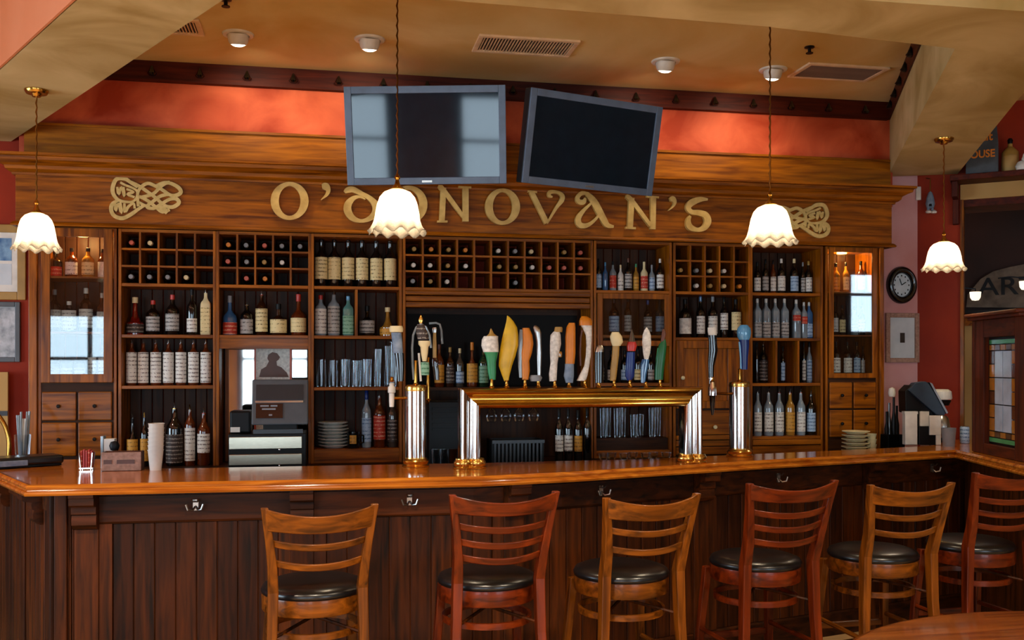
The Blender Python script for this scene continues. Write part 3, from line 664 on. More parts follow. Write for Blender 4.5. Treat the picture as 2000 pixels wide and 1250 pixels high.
# machine with louvres, basket, hanging glasses and wine under the tap rail
mc = thing('glass_washer', (XB(868, 6.10), 6.12, CZ), 'black louvred machine on back counter between the chrome columns', 'appliance')
mx0, mx1 = XB(838, 6.0), XB(935, 6.0)
MB().box(mx0, mx1, 6.0, 6.35, CZ, CZ + .40).build('casing', 'black', mc, world=True, bevel=.006)
for k in range(5): MB().box(mx0 + .02, mx1 - .02, 5.99, 6.0, CZ + .22 + k * .032, CZ + .235 + k * .032).build('louvre', 'black', mc, world=True)
for i, (x, mt) in enumerate(((852, 'drinkglass'), (868, 'drinkglass'), (885, 'gl_brown'))):
    tumbler(XB(x, 5.94), 5.945, CZ, .028, .11, '%s on counter in front of the black machine' % ('clear glass, leftmost' , 'clear glass, middle one', 'brown glass jar')[i], None, 'glass_tumbler', mt)
bk = thing('basket', (XB(1008, 6.0), 6.02, CZ), 'black ribbed basket under the brass tap rail', 'basket')
kx0, kx1 = XB(957, 6.0), XB(1058, 6.0)
MB().poly([(kx0 + .02, 5.93), (kx1 - .02, 5.93), (kx1 - .02, 6.12), (kx0 + .02, 6.12)], CZ, CZ + .012).build('base', 'black', bk, world=True)
for k in range(13):
    X = kx0 + .02 + (kx1 - kx0 - .04) * k / 12
    MB().box(X - .006, X + .006, 5.925, 5.937, CZ, CZ + .145).build('rib', 'darkgrey', bk, world=True)
MB().box(kx0, kx1, 5.915, 5.94, CZ + .14, CZ + .16).build('rim', 'darkgrey', bk, world=True); MB().box(kx0, kx1, 6.11, 6.13, CZ, CZ + .16).build('rim', 'black', bk, world=True)
MB().box(kx0, kx0 + .015, 5.937, 6.11, CZ, CZ + .16).build('side', 'black', bk, world=True); MB().box(kx1 - .015, kx1, 5.937, 6.11, CZ, CZ + .16).build('side', 'black', bk, world=True)
rk = thing('glass_rack', (XB(1010, 6.37), 6.37, 1.37), 'wooden hanging rail for stemware under the tap bay shelf', 'rack')
for yy in (6.335, 6.405): MB().box(XB(945, 6.37), XB(1075, 6.37), yy - .012, yy + .012, 1.36, 1.38).build('rail', 'oakdark_x', rk, world=True)
for x in (946, 1073): MB().box(XB(x, 6.37) - .01, XB(x, 6.37) + .01, 6.39, 6.418, 1.38, 1.4295).build('hanger', 'oakdark_z', rk, world=True); MB().box(XB(x, 6.37) - .01, XB(x, 6.37) + .01, 6.323, 6.417, 1.3801, 1.39).build('hanger', 'oakdark_z', rk, world=True)
for i, x in enumerate((960, 988, 1014, 1042)):
    g = thing('wine_glass', (XB(x, 6.37), 6.37, 1.2228), 'upside-down wine glass, %s from left hanging under tap bay shelf' % ORD[i], 'glass', 'hanging wine glasses')
    MB().lathe([(.03, 0), (.038, .03), (.034, .06), (.012, .085), (.004, .095), (.004, .155), (.034, .1605), (.034, .163), (0, .163)], n=14).build('bowl', 'drinkglass', g, True)
row([dict(d='dark wine bottle, white label', x=1092, y=798, w=17), dict(d='dark wine bottle, white label', x=1110, y=797, w=17), dict(d='wine bottle with gold medal label', x=1129, y=800, w=17, lab='lab_gold'), dict(d='plain black wine bottle', x=1147, y=796, w=17, lab=None)],
    CZ, 'under right of tap rail', 'wine bottles under the tap rail', Y=6.12, style='wine', l0=.2, l1=.5)
# --- column E: right of the long rack
Eu, ex0, ex1 = unit('shelf_unit', 'narrow oak bay with small glass door right of long rack', 1165, 1307.5)
shelf(Eu, ex0, ex1, Z1); shelf(Eu, ex0, ex1, 1.80)
boards(Eu, ex0, ex1, CZ, TZ - .02)
row([dict(d='blue and white bottle', x=1169, y=505, w=12, lab='lab_blue', glass='gl_black'), dict(d='bright blue bottle', x=1182, y=512, w=11, lab=None, glass='gl_blue', cap='skyblue'), dict(d='white and red bottle', x=1197, y=510, w=14, lab='lab_red', glass='gl_pale', cap='black'),
     dict(d='white bottle', x=1212, y=517, w=12, lab='lab_white', glass='white', cap='cream'), dict(d='black round bottle', x=1227, y=504, w=15, lab='lab_grey', cap='brown'), dict(d='green-necked gold bottle', x=1242, y=515, w=12, lab='lab_gold', glass='gl_gold', cap='green'),
     dict(d='cream and red bottle', x=1258, y=511, w=15, lab='lab_red', glass='cream', cap='cream'), dict(d='clear bottle', x=1273, y=517, w=12, lab='lab_blue', glass='gl_pale', cap='grey'), dict(d='black and white bottle', x=1289, y=505, w=15, lab='lab_white', cap='white')],
    Z1, 'in miniature row right of long rack', 'small bottles right of the long rack', Y=6.40)
def glazed_door(r, x0, x1, z0, z1, w, mat='oak_z'):
    d_ = MB().box(x0, x0 + w, BF - .018, BF, z0, z1).box(x1 - w, x1, BF - .018, BF, z0, z1).box(x0 + w, x1 - w, BF - .018, BF, z0, z0 + w).box(x0 + w, x1 - w, BF - .018, BF, z1 - w, z1).build('door', mat, r, world=True, bevel=.003)
    MB().box(x0 + w, x1 - w, BF - .011, BF - .006, z0 + w, z1 - w).build('glass_pane', 'pane', d_, world=True)
    return d_
glazed_door(Eu, ex0 + .004, ex1 - .004, 1.725, Z1 - .022, .036)
row([dict(d='blue-labelled bottle', x=1199, y=583, w=21, lab='lab_blue'), dict(d='brown bottle', x=1226, y=580, w=15, glass='gl_brown', lab='lab_grey'), dict(d='dark bottle', x=1265, y=586, w=17, lab='lab_grey', cap='blue'), dict(d='pale bottle', x=1291, y=584, w=17, glass='gl_smoke', lab='lab_blue')],
    1.80, 'behind the small glass door', 'bottles behind the small glass door', Y=6.40)
MB().box(ex0, ex1, BF + .003, BB - .012, 1.455, 1.475).build('shelf', 'oak_x', Eu, world=True)
row([dict(d='black bottle with silver top', x=1172, y=676, w=18, cap='steel', lab='lab_dark'), dict(d='black bottle, white label', x=1194, y=684, w=16, lab='lab_white'), dict(d='black bottle, blue label', x=1220, y=684, w=16, lab='lab_blue'),
     dict(d='black bottle, cream label', x=1246, y=682, w=16, lab='lab_cream'), dict(d='black bottle, grey label', x=1271, y=684, w=14, lab='lab_grey'), dict(d='black bottle, gold label', x=1296, y=684, w=14, lab='lab_gold')],
    1.475, 'behind the right beer taps', 'black bottles behind the right taps', l0=.08, l1=.4, Y=6.42)
MB().box(ex0, ex1, BF + .003, BF + .03, CZ, 1.02).build('base_rail', 'oak_x', Eu, world=True)
MB().box(ex0, ex1, BF + .03, BB - .012, CZ, 1.10).build('base_box', 'oakdark_x', Eu, world=True)
for i, x in enumerate((1177, 1190, 1204, 1219, 1236, 1254, 1272, 1290)):
    tumbler(XB(x, 6.42), 6.40 + .06 * (i % 2), 1.10, .025, .20 if i not in (4, 5) else .155, 'clear stacked glass, %s from left in cubby behind right tower leg' % ORD[i], 'glasses in the lower cubby', 'pint_glass', taper=.78)
for i, x in enumerate((1180, 1200, 1220, 1242, 1262, 1282, 1302)):
    o = MB().lathe([(0, 0), (.02, 0), (.032, .02), (.034, .045), (.031, .045), (.026, .018), (0, .008)], n=12).build('glass_dish', 'drinkglass', None, True); o.location = (XB(x, 6.15), 6.16 + .05 * (i % 2), CZ)
    tag(o, 'small clear glass dish, %s from left below the glass cubby' % ORD[i], 'glass', 'glass dishes below the cubby')
# --- column F: rack above the panelled cupboard
Fu, gx0, gx1 = unit('shelf_unit', 'oak bay with small wine rack above a panelled cupboard', 1320, 1462)
shelf(Fu, gx0, gx1, Z1); shelf(Fu, gx0, gx1, Z2)
boards(Fu, gx0, gx1, Z2, TZ - .02)
rack(Fu, gx0, gx1, 5, 3, [(1, i) for i in range(4)] + [(2, i) for i in (1, 2, 3, 4)], 'rack over the cupboard')
row([dict(d='dark bottle with plain white label', x=1338, y=584, w=25, lab='glass_label_white', style='std', l0=.1, l1=.5), dict(d='black bottle, white label', x=1368, y=574, w=18, lab='lab_white', cap='gl_blue'), dict(d='black bottle, cream label', x=1392, y=574, w=19, lab='lab_white', cap='grey'),
     dict(d='black bottle with arched label', x=1414, y=578, w=16, lab='lab_white', l0=.2, l1=.6), dict(d='dark bottle with stepped cream label', x=1446, y=584, w=21, lab='lab_cream', l0=.2, l1=.66)],
    Z2, 'above the cupboard', 'bottles above the cupboard')
dr = MB().box(gx0 + .003, gx0 + .05, BF - .018, BF + .004, 1.30, Z2 - .022).box(gx1 - .05, gx1 - .003, BF - .018, BF + .004, 1.30, Z2 - .022).box(gx0 + .05, gx1 - .05, BF - .018, BF + .004, 1.30, 1.35).box(gx0 + .05, gx1 - .05, BF - .018, BF + .004, Z2 - .075, Z2 - .022).build('door', 'oak_z', Fu, world=True, bevel=.003)
for k in range(4):
    w = (gx1 - gx0 - .1) / 4; MB().box(gx0 + .05 + k * w + .002, gx0 + .05 + (k + 1) * w - .002, BF - .006, BF + .004, 1.35, Z2 - .075).build('plank', 'oak_z', dr, world=True, bevel=.002, seg=1)
q = PY(1333, 738, BF - .03)
MB().lathe([(0, -.02), (.012, -.018), (.014, -.008), (.006, 0), (.006, .014)], (q.x, q.y, q.z), n=12, axis='y').build('knob', 'cream', dr, True, world=True)
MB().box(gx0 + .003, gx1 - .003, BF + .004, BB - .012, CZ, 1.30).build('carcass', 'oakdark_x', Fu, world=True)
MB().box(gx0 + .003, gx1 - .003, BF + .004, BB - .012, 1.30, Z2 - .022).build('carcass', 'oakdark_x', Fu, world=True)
dw = MB().box(gx0 + .02, gx1 - .02, BF - .016, BF + .004, 1.12, 1.285).build('drawer', 'oak_x', Fu, world=True, bevel=.004)
q = PY(1396, 834, BF - .03)
MB().lathe([(0, -.02), (.012, -.018), (.014, -.008), (.006, 0), (.006, .012)], (q.x, q.y, q.z), n=12, axis='y').build('knob', 'cream', dw, True, world=True)
for (z0, z1, y0) in ((1.085, 1.115, BF - .02), (1.04, 1.08, BF - .008), (.985, 1.035, BF - .014)): MB().box(gx0, gx1, y0, BF + .004, z0, z1).build('base_moulding', 'oak_x', Fu, world=True, bevel=.004)
# --- column G: shelves beside the right glass cabinet
Gu, hx0, hx1 = unit('shelf_unit', 'oak shelf column packed with bottles beside right glass cabinet', 1470, 1603)
for z in (Z1, Z2, Z3, Z4 + .02): shelf(Gu, hx0, hx1, z)
for x in (1517, 1560): MB().box(XB(x, BF) - .007, XB(x, BF) + .007, BF + .004, BB - .012, Z3, Z2 - .02).build('divider', 'oak_z', Gu, world=True); DIVS.append((XB(x, BF), Z3, Z2))
boards(Gu, hx0, hx1, Z4, TZ - .02)
for (z0, z1, y0) in ((1.04, 1.078, BF - .012), (.975, 1.035, BF - .004)): MB().box(hx0, hx1, y0, BF + .03, z0, z1).build('base_moulding', 'oak_x', Gu, world=True, bevel=.004)
row([dict(d='dark bottle, white label', x=1479, y=512, w=14), dict(d='dark bottle, pale label', x=1495, y=506, w=13, lab='lab_grey'), dict(d='amber bottle, white label', x=1510, y=508, w=12, glass='gl_amber'), dict(d='dark bottle with square white label', x=1526, y=505, w=16, lab='lab_white', cap='white'),
     dict(d='dark bottle, blue label', x=1551, y=505, w=17, lab='lab_blue', cap='cream'), dict(d='dark bottle, grey label', x=1568, y=512, w=10, lab='lab_grey', cap='grey'), dict(d='dark bottle with oval label', x=1593, y=510, w=14, lab='lab_white', cap='tan')],
    Z1, 'on top shelf beside right cabinet', 'bottles on top shelf beside right cabinet', glass='gl_black', l0=.08, l1=.5)
row([dict(d='clear square bottle', x=1479, y=583, w=15), dict(d='clear bottle with gold line', x=1496, y=583, w=16, lab='lab_grey'), dict(d='clear square bottle', x=1514, y=583, w=15), dict(d='clear square bottle', x=1532, y=583, w=15),
     dict(d='clear bottle with red print', x=1555, y=585, w=15, lab='lab_red', l0=.45, l1=.6), dict(d='clear bottle, red print', x=1570, y=590, w=12, lab='lab_red', l0=.4, l1=.6), dict(d='pale blue bottle', x=1590, y=590, w=12, glass='gl_blue', lab='lab_blue')],
    Z2, 'on second shelf beside right cabinet', 'bottles on second shelf beside right cabinet', glass='gl_pale', lab='lab_grey', cap='white', style='tall', sq=3, l0=.05, l1=.4)
row([dict(d='slim black bottle', x=1478, y=668, w=9, lab=None), dict(d='dark bottle, brown label', x=1496, y=662, w=17, lab='lab_dark', pour='steel'), dict(d='bottle, blue and white label', x=1529, y=676, w=9, lab='lab_blue'), dict(d='bottle, white label', x=1547, y=668, w=12, glass='gl_smoke', lab='lab_white', pour='steel'),
     dict(d='dark bottle, pale label', x=1570, y=664, w=8, lab='lab_grey'), dict(d='clear bottle, blue label', x=1591, y=664, w=11, glass='gl_pale', lab='lab_blue')],
    Z3, 'on third shelf beside right cabinet', 'bottles on third shelf beside right cabinet', l0=.06, l1=.55)
row([dict(d='clear bottle, red and white label', x=1480, y=757, w=16), dict(d='clear bottle, pale label', x=1501, y=757, w=19, cap='white'), dict(d='clear bottle, pale label', x=1522, y=757, w=18, cap='redcap'), dict(d='yellow-filled bottle', x=1543, y=757, w=19, glass='gl_gold', lab='lab_gold', cap='redcap'),
     dict(d='clear bottle, grey label', x=1564, y=757, w=18, cap='pink'), dict(d='dark bottle, blue and white label', x=1588, y=762, w=18, glass='gl_black', lab='lab_blue')],
    Z4 + .02, 'on bottom shelf beside right cabinet', 'bottles on bottom shelf beside right cabinet', glass='gl_pale', lab='lab_white', style='std', l0=.08, l1=.5, pour='steel', Y=6.37)
# --- glass cabinets at both ends
def glass_cabinet(pl, pr, outer, label, shelves, zb, w, drawers_z, side):
    x0, x1 = XB(pl, BF), XB(pr, BF)
    r = thing('glass_cabinet', ((x0 + x1) / 2, BF, CZ), label, 'cabinet'); INTERVALS.append((x0, x1))
    MB().box(x0 - .017, x0, BF, BB, CZ, TZ).build('side_panel', 'oak_z', r, world=True, bevel=.002)
    MB().box(x1, x1 + .017, BF, BB, CZ, TZ).build('side_panel', 'oak_z', r, world=True, bevel=.002)
    xo = XB(outer, BF)
    MB().box(min(xo, x0 - .018) if side < 0 else x1 + .018, x0 - .018 if side < 0 else max(xo, x1 + .02), BF - .02, BB, CZ, TZ).build('corner_post', 'oak_z', r, world=True, bevel=.005)
    MB().box(x0, x1, BF, BB, TZ - .02, TZ).build('top_board', 'oak_x', r, world=True)
    boards(r, x0, x1, zb - .02, TZ - .02)
    glazed_door(r, x0 + .003, x1 - .003, zb - .045, TZ - .006, w)
    for z in shelves: shelf(r, x0, x1, z, .012)
    MB().box(x0, x1, BF + .002, BB - .012, zb - .04, zb - .0201).build('shelf', 'oak_x', r, world=True)
    MB().box(x0, x1, BF + .004, BB - .012, CZ, zb - .0401).build('carcass', 'oakdark_x', r, world=True)
    xm = (x0 + x1) / 2; zt, zm, zl = drawers_z
    for (a, b) in ((x0 + .008, xm - .006), (xm + .006, x1 - .008)):
        for (z0, z1) in ((zm + .006, zt), (zl, zm - .006)):
            d_ = MB().box(a, b, BF - .014, BF + .004, z0, z1).build('drawer', 'oak_x', r, world=True, bevel=.006)
            MB().lathe([(0, -.018), (.01, -.016), (.012, -.006), (.005, 0), (.005, .01)], ((a + b) / 2, BF - .022, (z0 + z1) / 2), n=10, axis='y').build('knob', 'iron', d_, True, world=True)
    pu = MB().lathe([(0, 0), (.035, 0), (.035, .012), (0, .012)], n=14).build('puck_light', 'puck', r, True); pu.location = (0, .14, TZ - .033 - CZ)
    light('POINT', 'cabinet_light', ((x0 + x1) / 2, 6.44, TZ - .06), 2.4, (1.0, .6, .2), shadow_soft_size=.03)
    return r, x0, x1
glass_cabinet(80, 222, 57, 'tall glazed oak cabinet with four drawers at far left', (2.135, 1.80), 1.535, .052, (1.435, 1.255, 1.045), -1)
glass_cabinet(1617, 1711, 1724, 'tall glazed oak cabinet with four drawers beside round clock', (2.115, 1.81), 1.55, .034, (1.475, 1.285, 1.09), 1)
row([dict(d='dark bottle with red and white label', x=107, y=490, w=28, lab='lab_red', glass='gl_black', l0=.05, l1=.4), dict(d='bottle, white label', x=140, y=484, w=24, lab='lab_white', glass='gl_amber'), dict(d='bottle with round crest', x=172, y=484, w=24, lab='lab_cream', glass='gl_gold'), dict(d='bottle, tall cream label', x=200, y=486, w=17, lab='glass_label_white', glass='gl_amber', l0=.02, l1=.55)],
    2.135, 'on top of left glass cabinet', 'bottles on the left cabinet top shelf', Y=6.43)
row([dict(d='dark bottle, white cap', x=104, y=565, w=24, cap='grey'), dict(d='bottle, white label', x=135, y=588, w=28, cap='white', l0=.06, l1=.7), dict(d='bottle, white label', x=168, y=562, w=26, cap='white', glass='gl_brown'), dict(d='slim bottle with orange neck', x=199, y=572, w=19, glass='gl_amber', lab='glass_label_white', cap='white')],
    1.812 - .012, 'on middle shelf of left glass cabinet', 'bottles on the left cabinet middle shelf', Y=6.44)
row([dict(d='short jar, pale label', x=104, y=700, w=22, style='jar', glass='gl_pale'), dict(d='short jar, pale label', x=130, y=700, w=23, style='jar', glass='gl_pale'), dict(d='short jar, pale label', x=156, y=700, w=22, style='jar', glass='gl_pale'), dict(d='slim dark bottle', x=180, y=655, w=16), dict(d='dark bottle', x=201, y=662, w=17)],
    1.535 - .02, 'on lower shelf of left glass cabinet', 'bottles on the left cabinet lower shelf', Y=6.44)
row([dict(d='gold-lit bottle', x=1632, y=514, w=17, glass='gl_gold', lab='lab_gold'), dict(d='slim gold bottle', x=1652, y=512, w=13, glass='gl_gold', lab='lab_cream'), dict(d='amber bottle', x=1683, y=510, w=17, glass='gl_amber', lab='lab_gold')],
    2.115, 'on top of right glass cabinet', 'bottles on the right cabinet top shelf', Y=6.44)
row([dict(d='dark bottle', x=1631, y=590, w=13), dict(d='bottle, cream label', x=1645, y=596, w=13, lab='lab_cream'), dict(d='pale bottle', x=1669, y=598, w=15, glass='gl_pale', lab='lab_blue'), dict(d='dark bottle', x=1689, y=596, w=15)],
    1.81, 'on middle shelf of right glass cabinet', 'bottles on the right cabinet middle shelf', Y=6.44)
row([dict(d='dark bottle, white label', x=1633, y=662, w=17), dict(d='dark bottle, white label', x=1655, y=662, w=18), dict(d='dark bottle, blue label', x=1673, y=662, w=15, lab='lab_blue'), dict(d='slim bottle', x=1694, y=676, w=8)],
    1.53, 'on lower shelf of right glass cabinet', 'bottles on the right cabinet lower shelf', Y=6.44, l0=.05, l1=.5)
# back counter
bc = thing('back_counter', (1.1, 6.1, 0), 'dark wooden back counter under the bottle shelves', 'counter')
MB().box(-1.80, 3.95, 5.90, 6.589, .93, CZ).build('worktop', 'oakdark_x', bc, world=True, bevel=.005)
MB().box(-1.78, 3.93, 5.95, 6.589, 0, .93).build('base', 'oakdark_z', bc, world=True)

# ------------------------------------------------------------------ the bar
BZ = 1.07
FRONT = [(-1.905, 5.80), (-1.275, 4.585), (0.72, 4.545), (1.2, 4.645), (2.425, 5.03), (3.84, 5.395), (3.56, 4.40)]
BACK = [(4.45, 4.40), (4.75, 5.6), (4.75, 6.15), (4.1, 6.15), (3.92, 5.72), (3.15, 5.52), (2.59, 5.40), (2.1, 5.30), (1.73, 5.21), (.85, 5.18), (-.92, 5.2), (-1.23, 5.80)]
def offset(path, o):
    out = []
    for i in range(len(path)):
        d0 = (Vector(path[i]) - Vector(path[i - 1])).normalized() if i else None
        d1 = (Vector(path[i + 1]) - Vector(path[i])).normalized() if i < len(path) - 1 else None
        d0 = d0 or d1; d1 = d1 or d0
        n0 = Vector((d0.y, -d0.x)); n1 = Vector((d1.y, -d1.x)); nb = (n0 + n1).normalized(); k = 1 / nb.dot(n0)
        out.append((path[i][0] + nb.x * o * k, path[i][1] + nb.y * o * k))
    return out
bt = thing('bar_worktop', (1.0, 4.9, 1.02), 'long glossy orange-brown wooden bar top with moulded edge', 'counter')
MB().poly(offset(FRONT, -.02) + BACK, 1.024, BZ).build('slab', 'bartop', bt, world=True)
MB().sweep([(-.02, 1.024), (-.02, BZ), (-.004, BZ + .002), (.004, BZ - .002), (.009, BZ - .010), (.007, BZ - .017), (.002, BZ - .021), (.004, BZ - .026), (.014, BZ - .029), (.018, BZ - .037), (.014, BZ - .046), (0.0, BZ - .048)], FRONT).build('edge_moulding', 'bartop', bt, smooth=30, world=True)
struct(MB().poly(FRONT[:-1] + offset(FRONT[:-1], 1.15)[::-1], 0.0005, .006).build('floor_brown_shade', 'front_x'))  # added dark strip: brown floor and shade together in one colour
bf = thing('bar_counter', (1.0, 4.8, 0), 'dark panelled wooden bar front with corbels and planks', 'counter')
BODY = offset(FRONT, -.13)
MB().poly(BODY + offset(BACK[::-1], .03)[::-1], 0, 1.023).build('carcass', 'front_z', bf, world=True)
SEG = BODY[1:6]
cum = [0.0]
for i in range(len(SEG) - 1): cum.append(cum[-1] + (Vector(SEG[i + 1]) - Vector(SEG[i])).length)
def at_s(s_):
    s_ = max(0, min(cum[-1], s_))
    for i in range(len(SEG) - 1):
        if s_ <= cum[i + 1] + 1e-9:
            a, b = Vector(SEG[i]), Vector(SEG[i + 1]); return a + (b - a) * ((s_ - cum[i]) / (cum[i + 1] - cum[i])), (b - a).normalized()
def s_of(px):
    best = min((abs(1000 + F_PX * ((p.x * CS - p.y * SN) / DEP(p.x, p.y)) - px), s_) for s_, p in ((k * cum[-1] / 800, at_s(k * cum[-1] / 800)[0]) for k in range(801)))
    return best[1]
def sub(s0, s1):
    return [tuple(at_s(s0)[0])] + [SEG[i] for i in range(1, len(SEG) - 1) if s0 + .01 < cum[i] < s1 - .01] + [tuple(at_s(s1)[0])]
PIL = [s_of(x) for x in (172, 590, 1000, 1365, 1692)]
CORB = [(-.01, .855), (.012, .855), (.03, .862), (.044, .88), (.046, .905), (.04, .925), (.05, .93), (.052, .952), (.048, .962), (.085, .968), (.092, .975), (.092, 1.005), (.10, 1.008), (.10, 1.022), (-.01, 1.022)]
def pilaster(p, d, w=.105):
    a = p - d * w / 2; b = p + d * w / 2
    MB().obox(a, b, -.028, .001, 0, 1.022).build('pilaster', 'front_z', bf, world=True, bevel=.004)
    MB().sweep([(o + .028, z) for o, z in CORB], [tuple(a), tuple(b)]).build('corbel', 'front_x', bf, smooth=30, world=True)
for s_ in PIL: pilaster(*at_s(s_))
def panel(path_fn, s0, s1):
    """rails and planks between two pilasters"""
    MB().sweep([(-.001, .875), (.016, .875), (.02, .885), (.02, 1.0), (-.001, 1.0)], path_fn(s0, s1)).build('top_rail', 'front_x', bf, world=True)
    MB().sweep([(-.001, 0), (.02, 0), (.02, .13), (.012, .14), (-.001, .14)], path_fn(s0, s1)).build('base_rail', 'front_x', bf, world=True)
    L = s1 - s0
    for e in (s0, s1 - .055): MB().sweep([(-.001, .14), (.02, .14), (.02, .875), (-.001, .875)], path_fn(e, e + .055)).build('stile', 'front_z', bf, world=True)
    n = max(1, round((L - .11) / .098)); w = (L - .11) / n
    for k in range(n):
        p = path_fn(s0 + .055 + k * w + .002, s0 + .055 + (k + 1) * w - .002)
        MB().obox(p[0], p[-1], -.009, .001, .14, .875).build('plank', 'front_z', bf, world=True, bevel=.003, seg=1)
edges = [PIL[0] + .0525]
for s_ in PIL[1:]: edges += [s_ - .0525, s_ + .0525]
edges.append(cum[-1])
for i in range(0, len(edges), 2): panel(sub, edges[i] + .001, edges[i + 1] - .001)
panel_l = PIL[0] - .0525
MB().sweep([(-.001, 0), (.022, 0), (.022, 1.02), (-.001, 1.02)], sub(0.0, .055)).build('corner_post', 'front_z', bf, world=True, bevel=.005)
for k in range(2):
    a = .06 + (panel_l - .062) * k / 2; b = .06 + (panel_l - .062) * (k + 1) / 2; p = sub(a + .002, b - .002)
    MB().obox(p[0], p[-1], -.012, .001, 0, 1.02).build('plank', 'front_z', bf, world=True, bevel=.004)
# left return of the bar
ra, rb = Vector(BODY[0]), Vector(BODY[1]); rd = (rb - ra).normalized(); rl = (rb - ra).length
MB().obox(rb - rd * .06, rb, -.022, .001, 0, 1.02).build('corner_post', 'front_z', bf, world=True, bevel=.005)
k = 0.07
while k + .085 < rl:
    if not (.40 < k < .5): MB().obox(rb - rd * (k + .082), rb - rd * k, -.01, .001, 0, .93).build('plank', 'front_z', bf, world=True, bevel=.006)
    k += .085
MB().obox(ra, rb - rd * .062, -.016, .001, .93, 1.02).build('top_rail', 'front_x', bf, world=True)
for q_ in (.22, .95): 
    p = rb - rd * q_; MB().sweep([(o + .01, z) for o, z in CORB], [tuple(p - rd * .05), tuple(p + rd * .05)]).build('corbel', 'front_x', bf, smooth=30, world=True)
for x in (385, 800, 1168, 1515, 1815):
    p, d_ = at_s(s_of(x)); nn = Vector((d_.y, -d_.x)); b0 = p + nn * .021; m = MB(); z = .948
    m.obox(b0 - d_ * .012, b0 + d_ * .012, -.004, 0, z - .02, z + .03)
    for sgn in (-1, 1):
        pts = [b0, b0 + nn * .02 + d_ * (.012 * sgn), b0 + nn * .035 + d_ * (.03 * sgn), b0 + nn * .035 + d_ * (.038 * sgn)]
        m.tube([(pts[0].x, pts[0].y, z), (pts[1].x, pts[1].y, z - .018), (pts[2].x, pts[2].y, z - .012), (pts[3].x, pts[3].y, z + .012)], .005, 6)
        m.tube([(b0.x, b0.y, z + .02), ((b0 + nn * .02).x + d_.x * .01 * sgn, (b0 + nn * .02).y + d_.y * .01 * sgn, z + .022), ((b0 + nn * .028).x + d_.x * .014 * sgn, (b0 + nn * .028).y, z + .034)], .004, 6)
    m.build('hook', 'steel', bf, True, world=True)

# ------------------------------------------------------------------ draught towers
FP = Vector((0.73, 4.93)); FQ = Vector((1.94, 4.975)); FD = (FQ - FP).normalized(); FN = Vector((FD.y, -FD.x))
a0 = PL(897, 780, FP, FD); a1 = PL(1367, 780, FP, FD); FL = (a1.xy - a0.xy).length
ZT = (PL(897, 757, FP, FD).z + PL(1367, 757, FP, FD).z) / 2
PRF = [(0, -.04), (0, .03), (.005, .043), (.017, .05), (.03, .045), (.037, .034), (.045, .028), (.060, .028), (.068, .034), (.076, .045), (.088, .05), (.1, .043), (.105, .03), (.105, -.04)]
tw = thing('tap_tower', (a0.x + FD.x * FL / 2, a0.y + FD.y * FL / 2, BZ), 'wide brass beer tap rail on chrome double legs', 'beer tower')
def fpt(a, b, z): return (a0.x + FD.x * a + FN.x * b, a0.y + FD.y * a + FN.y * b, z)
def strip(e0, e1):
    n = len(PRF); m = MB(); m.add([e0(o, b) for o, b in PRF] + [e1(o, b) for o, b in PRF], [(i, n + i, n + (i + 1) % n, (i + 1) % n) for i in range(n)] + [tuple(range(n)), tuple(range(2 * n - 1, n - 1, -1))]); return m
strip(lambda o, b: fpt(o, b, BZ), lambda o, b: fpt(o, b, ZT - o)).build('leg', 'chrome', tw, smooth=50, world=True)
strip(lambda o, b: fpt(o, b, ZT - o), lambda o, b: fpt(FL - o, b, ZT - o)).build('tap_rail', 'brass', tw, smooth=50, world=True)
strip(lambda o, b: fpt(FL - o, b, ZT - o), lambda o, b: fpt(FL - o, b, BZ)).build('leg', 'chrome', tw, smooth=50, world=True)
def flange(m, c, r):
    m.lathe([(r * 1.25, 0), (r * 1.28, .006), (r * 1.12, .012), (r * 1.16, .02), (r * 1.22, .028), (r * 1.14, .036), (r * 1.02, .042), (r * 1.0, .05), (r * .9, .05), (r * .9, 0)], c, n=20, closed=True)
for aa in (.0525, FL - .0525):
    for q_ in (-.033, .033):
        m = MB(); flange(m, fpt(aa + q_, .01, BZ), .042); m.build('flange', 'gold', tw, True, world=True)
def tower(x, y, r, zt, label):
    t = thing('tap_column', (x, y, BZ), label, 'beer tower')
    MB().lathe([(r, 0), (r, zt - BZ - .03)], n=28).build('column', 'chrome', t, True)
    MB().lathe([(r * 1.03, zt - BZ - .032), (r * 1.06, zt - BZ - .02), (r * 1.03, zt - BZ - .008), (r * .85, zt - BZ), (0, zt - BZ)], n=28).build('cap', 'gold', t, True)
    m = MB(); flange(m, (0, 0, 0), r); m.build('flange', 'gold', t, True)
    return t
q = PZ(813, 912, BZ); T1 = tower(q.x, q.y + .03, .056, ZB(813, 752, q.y + .03), 'thick chrome tap column with gold base left of the brass rail')
p1 = T1.location
MB().tube([(-.05, 0, .355), (-.12, -.01, .355)], .008, 8).build('pipe', 'brass', T1, True)
MB().lathe([(0, .31), (.012, .31), (.014, .34), (.014, .38), (.02, .385), (.02, .41), (.012, .42), (.015, .43), (0, .44)], (-.125, -.01, 0), n=12).build('faucet', 'white', T1, True)
q = PZ(1449, 892, BZ); T2 = tower(q.x, q.y + .03, .06, ZB(1449, 745, q.y + .03), 'thick chrome tap column with gold base right of the brass rail')
MB().tube([(-.055, 0, .36), (-.17, -.03, .365)], .008, 8).build('pipe', 'bronze', T2, True)
MB().lathe([(0, .24), (.006, .24), (.014, .30), (.017, .35), (.02, .355), (.02, .39), (.01, .40), (0, .40)], (-.18, -.03, 0), n=12).build('faucet', 'blackgloss', T2, True)
MB().lathe([(.021, .35), (.024, .352), (.024, .395), (.014, .43), (0, .43)], (-.18, -.03, 0), n=12).build('collar', 'chrome', T2, True)
